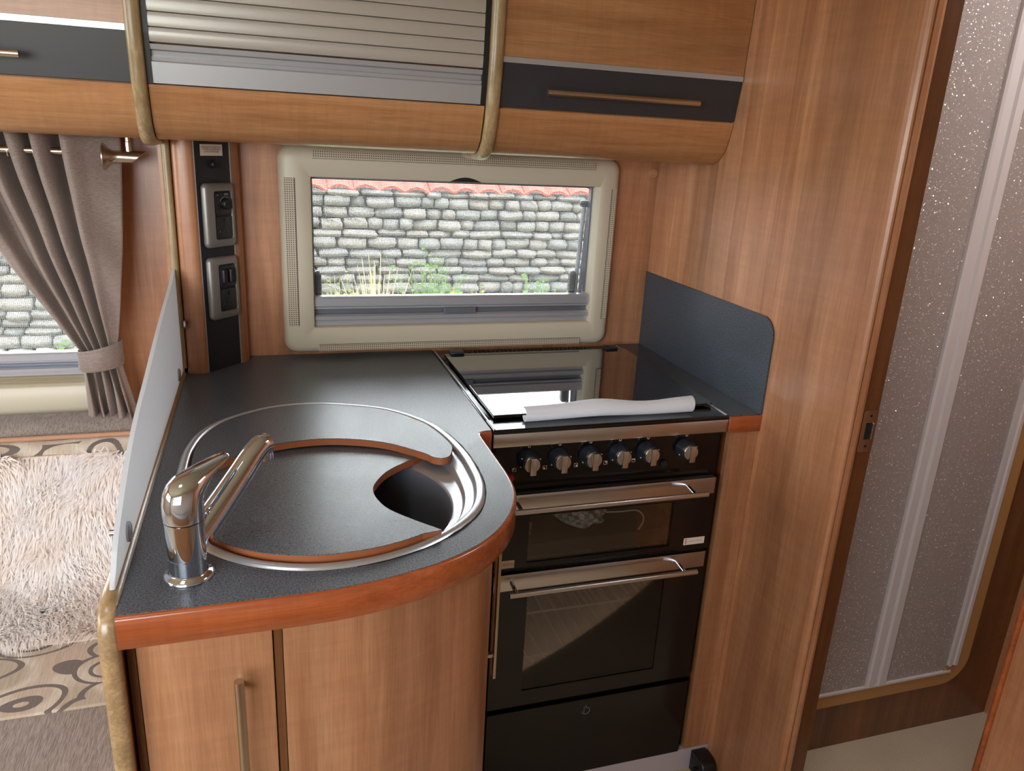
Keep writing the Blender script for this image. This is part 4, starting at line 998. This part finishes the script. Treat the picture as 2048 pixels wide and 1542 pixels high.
# faint flame mark on the drawer
bm = bmesh.new()
tube(bm, [(v.x, YF - .0003, v.y) for v in catmull([(.2345, .246, 0), (.2345, .230, 0), (.2355, .226, 0)], 4)], .0006, 5)
mk('drawer_emblem', bm, 'grey_print', dw)
bm = bmesh.new(); tube(bm, [(v.x, YF - .0003, v.y) for v in catmull([(.2385, .2500, 0), (.2385, .2425, 0), (.2445, .2420, 0), (.2475, .2365, 0), (.2460, .2300, 0), (.2400, .2260, 0), (.2320, .2290, 0), (.2290, .2345, 0)], 4)], .0006, 5); mk('drawer_emblem', bm, 'grey_print', dw)
# warning stickers
s1 = mk('warning_sticker', B(.426, .475, YF - .0005, YF, .6185, .6345), 'sticker', gd)
text('printed_text', 'CAUTION HOT WHEN IN USE', .0040, (.453, YF - .0008, .6265), (PI / 2, 0, 0), 'grey_print', s1, .62)
mk('red_mark', B(.4305, .4320, YF - .0008, YF - .0004, .6205, .6325), 'red', s1)
s2 = mk('warning_sticker', B(.028, .054, YF - .0005, YF, .6140, .6305), 'sticker', gd)
text('printed_text', 'KEEP DOOR OPEN\nWHEN GRILL IN USE', .0040, (.041, YF - .0008, .6222), (PI / 2, 0, 0), 'red_print', s2, .62)
# oven racks and side ladder
def rack(z):
    bm = bmesh.new()
    for y in (-.53, -.06): tube(bm, [(.05, y, z), (.455, y, z)], .0022, 8)
    for x in (.05, .455): tube(bm, [(x, -.53, z), (x, -.06, z)], .0022, 8)
    for i in range(1, 14): tube(bm, [(.05 + i * .029, -.53, z + .002), (.05 + i * .029, -.06, z + .002)], .0013, 6)
    return mk('wire_shelf', bm, 'alu', ck_, True)
rack(.475); rack(.366); rack(.320)
for x in (.045, .462):
    bm = bmesh.new()
    for y in (-.50, -.10): tube(bm, [(x, y, .30), (x, y, .56)], .002, 8)
    for z in (.32, .38, .44, .50): tube(bm, [(x, -.50, z), (x, -.10, z)], .0016, 6)
    mk('shelf_runner', bm, 'alu', ck_, True)
# grill pan with towel and cable stored inside
gp = thing('grill_pan', 'dark grill pan stored inside behind the upper glass door', 'pan', (.24, -.35, .605))
bm = bmesh.new(); loft(bm, [[P3('xy', *p, z) for p in rrect(.06 + i, .45 - i, -.50 + i, -.12 - i, .03, 5)] for z, i in ((.624, -.004), (.624, 0), (.612, .012), (.610, .016))], True, False, True); mk('tray', bm, 'black_matt', gp, True, 50)
bm = bmesh.new(); bmesh.ops.create_icosphere(bm, subdivisions=4, radius=1)
for v in bm.verts:
    c = v.co; f = 1 + .22 * math.sin(5 * c.x + 3 * c.y) * math.cos(4 * c.z + 2 * c.x); v.co = Vector((.235 + .055 * c.x * f, -.45 + .04 * c.y * f, .6500 + .020 * c.z * f))
tag(mk('tea_towel', bm, 'cloth_check', None, True), 'crumpled blue and white checked tea towel seen through the grill glass', 'tea towel')
bm = bmesh.new(); bmesh.ops.create_icosphere(bm, subdivisions=3, radius=1)
for v in bm.verts:
    c = v.co; f = 1 + .2 * math.sin(6 * c.x + 3 * c.z); v.co = Vector((.098 + .022 * c.x * f, -.48 + .02 * c.y * f, .648 + .017 * c.z * f))
tag(mk('tea_towel', bm, 'cloth_check', None, True), 'small folded checked cloth at the left behind the grill glass', 'tea towel')
bm = bmesh.new(); tube(bm, catmull([(.275, -.50, .676), (.30, -.515, .682), (.335, -.52, .684), (.352, -.52, .670), (.354, -.52, .655), (.345, -.52, .638)], 6), .0016, 8); tag(mk('cable', bm, 'foam', None, True), 'thin white cord looping behind the grill glass', 'cable')

# white foam profile lying on the lid
bm = bmesh.new(); loops = []
N = 40
for k in range(N + 1):
    t = k / N; x = .072 + (.427 - .072) * t
    y = -.5275 + .004 * math.sin(t * PI * 1.2)
    bump_ = .006 * math.exp(-((t - .42) / .16) ** 2) - .003 * math.exp(-((t - .7) / .14) ** 2) + .004 * max(0, t - .8) / .2
    ro, ri = .0150 + .4 * bump_, .0112 + .4 * bump_
    zc = .9025 + .0145 + bump_ * .6
    L = []
    a0, a1 = math.radians(-150), math.radians(130)    # open on the camera-left / rear side
    for i in range(17):
        a = a0 + (a1 - a0) * i / 16 + PI; L.append((x, y + ro * math.cos(a) * .9, max(.9016, zc + ro * 1.0 * math.sin(-a) * 1.0)))
    for i in range(16, -1, -1):
        a = a0 + (a1 - a0) * i / 16 + PI; L.append((x, y + ri * math.cos(a) * .9, max(.9020, zc + ri * math.sin(-a))))
    loops.append(L)
loft(bm, loops, True, True, True)
tag(mk('foam_profile', bm, 'foam', None, True, 50), 'wavy white foam edge protector lying on the glass hob lid', 'foam strip')

# ------------------------------------------------------------------ right-hand worktop piece, splashback and filler
rw = thing('worktop_infill', 'narrow slate grey worktop strip with wooden front, right of the hob', 'worktop', (.537, -.28, WT))
bm = bmesh.new(); prism(bm, [(.4995, -.002), (XR - .0005, -.002), (XR - .0005, -.560), (.4995, -.560)], 'xy', .866, WT); mk('top', bm, 'worktop', rw)
mk('edge_band', B(.4995, XR - .0005, -.5660, -.5602, .8635, .8990, bev=.0015), 'edge_wood', rw, True, 40)
sb = bmesh.new(); prism(sb, [(-.003, .9003), (-.5650, .9003), (-.5650, 1.055)] + [(-.5250 - .040 * math.cos(a), 1.058 + .040 * math.sin(a)) for a in [PI / 2 * i / 8 for i in range(9)]] + [(-.003, 1.0965)], 'yz', XR - .0045, XR - .0005)
tag(mk('splashback', sb, 'splash', None), 'blue grey speckled splashback panel with a rounded corner, right of the hob', 'splashback')
fl = thing('filler_panel', 'vertical cherry filler panel between the cooker and the tall partition', 'panel', (.54, -.55, 0))
mk('face', B(.508, XR - .0005, -.560, -.545, .06, .8630, bev=.001), 'cherry_v', fl)
mk('return', B(.508, .512, -.545, -.30, .06, .8630), 'cherry_dark', fl)
struct('baseboard_kitchen', B(.012, XR - .001, -.560, -.546, 0, .0595), 'plinth')
bm = bmesh.new(); prism(bm, rrect(-.615, -.535, .0, .052, .016, 5), 'yz', .530, .566, bev=.005)
hb = thing('floor_vent_hose', 'small black plastic hose end on the floor beside the cooker plinth', 'hose', (.54, -.57, 0)); mk('hose_body', bm, 'black_matt', hb, True, 50)
bm = bmesh.new(); tube(bm, [(.531, -.59, .026), (.519, -.592, .028)], .004, 10); mk('stub', bm, 'black_matt', hb, True)

# ------------------------------------------------------------------ sofa and throw
sf = thing('sofa', 'grey brown upholstered sofa under the lounge window, beside the partition', 'sofa', (-1.1, -.4, 0))
def pad(x0, x1, y0, y1, z0, z1, r): return B(x0, x1, y0, y1, z0, z1, bev=r, seg=6)
mk('sofa_base', B(-1.9, -.590, -.74, -.02, 0, .34), 'cherry_h', sf)
mk('seat_cushion', pad(-1.9, -.584, -.790, -.18, .34, .470, .035), 'chenille', sf, True, 80)
mk('seat_insert', pad(-1.9, -.586, -.612, -.17, .40, .474, .004), 'swirl', sf, True, 80)
mk('backrest_panel', pad(-1.9, -.586, -.185, -.045, .46, .780, .03), 'swirl', sf, True, 80)
mk('headroll', pad(-1.9, -.584, -.150, -.034, .708, .808, .05), 'chenille', sf, True, 80)
bm = bmesh.new(); tube(bm, [(-1.9, -.163, .786), (-.586, -.163, .786)], .005, 10); mk('piping', bm, 'piping', sf, True)
th = thing('throw', 'fluffy cream long-pile throw draped over the sofa back and seat', 'throw', (-1.0, -.3, .47))
pp = catmull([(-.185, .758, 0), (-.205, .70, 0), (-.215, .62, 0), (-.225, .56, 0), (-.25, .51, 0), (-.30, .488, 0), (-.37, .482, 0), (-.415, .480, 0)], 8)
XS = np.linspace(-1.75, -.592, 60)
def sag(x, t): return .006 * math.sin(x * 23 + t * 4) + .005 * math.sin(x * 11 - t * 9)
bm = bmesh.new(); loops = []
for k, p in enumerate(pp):
    loops.append([(x, p.x - .004 + sag(x, k * .1) * .6 - (.02 * math.sin(x * 5) if k == 0 else 0) * 0, p.y + sag(x, k * .1) * .5 + (0 if k > 3 else -.012 * max(0, (x + .85)) * 4)) for x in XS])
loft(bm, loops, False); bs = mk('backing', bm, 'fur_base', th, True, 180); so = bs.modifiers.new('thick', 'SOLIDIFY'); so.thickness = .006
# pile: tapered tufts
NT_ = 52000
P_ = np.array([(p.x, p.y) for p in pp]); seglen = np.r_[0, np.cumsum(np.hypot(*np.diff(P_, axis=0).T))]; Lt = seglen[-1]
uu = rng.random(NT_) * Lt; xx = rng.uniform(-1.45, -.592, NT_)
yy = np.interp(uu, seglen, P_[:, 0]); zz = np.interp(uu, seglen, P_[:, 1])
ty = np.gradient(P_[:, 0], seglen); tz = np.gradient(P_[:, 1], seglen)
dy = np.interp(uu, seglen, ty); dz = np.interp(uu, seglen, tz); ln = np.hypot(dy, dz); dy /= ln; dz /= ln
ny, nz = dz, -dy; s_ = np.sign(-(ny) + nz); ny, nz = ny * s_, nz * s_
clump = np.sin(xx * 37 + 3 * np.sin(uu * 31)) + np.sin(uu * 47 + 2 * np.sin(xx * 29)); swirlx = .7 * np.sin(xx * 19 + uu * 13) + .5 * rng.normal(size=NT_)
Lh = rng.uniform(.022, .042, NT_) * (1 + .12 * clump)
dirx = .55 * swirlx; diry = ny * .42 + dy * (.75 + .35 * clump) + .25 * rng.normal(size=NT_); dirz = nz * .42 + dz * (.75 + .35 * clump) + .2 * rng.normal(size=NT_)
nrm = np.sqrt(dirx ** 2 + diry ** 2 + dirz ** 2); dirx, diry, dirz = dirx / nrm, diry / nrm, dirz / nrm
base = np.c_[xx, yy - .004, zz]; D = np.c_[dirx, diry, dirz] * Lh[:, None]; Nn = np.c_[np.zeros(NT_), ny, nz]
W = np.cross(D, Nn); W /= np.linalg.norm(W, axis=1)[:, None] + 1e-9; W *= rng.uniform(.0009, .0017, NT_)[:, None]
mid = base + D * .55 + Nn * (Lh * .16)[:, None]; tip = base + D * 1.0 + np.c_[np.zeros(NT_), np.zeros(NT_), -Lh * .10]
V = np.empty((NT_, 5, 3)); V[:, 0] = base - W; V[:, 1] = base + W; V[:, 2] = mid + W; V[:, 3] = mid - W; V[:, 4] = tip
V = V.reshape(-1, 3) - np.array(ROOT[th.name]); idx = np.arange(NT_) * 5
me = bpy.data.meshes.new('pile')
loops_ = np.empty((NT_, 7), int); loops_[:, :4] = idx[:, None] + np.array([0, 1, 2, 3]); loops_[:, 4:] = idx[:, None] + np.array([3, 2, 4])
me.vertices.add(len(V)); me.vertices.foreach_set('co', V.ravel()); me.loops.add(NT_ * 7); me.loops.foreach_set('vertex_index', loops_.ravel())
me.polygons.add(NT_ * 2); ls = np.empty((NT_, 2), int); ls[:, 0] = np.arange(NT_) * 7; ls[:, 1] = ls[:, 0] + 4; me.polygons.foreach_set('loop_start', ls.ravel())
me.update(calc_edges=True); me.validate(); me.materials.append(M['fur'])
po = bpy.data.objects.new('pile', me); COL.objects.link(po); po.parent = th; po['kind'] = 'stuff'
for o in list(bpy.data.objects):
    if '_local' in o: del o['_local']
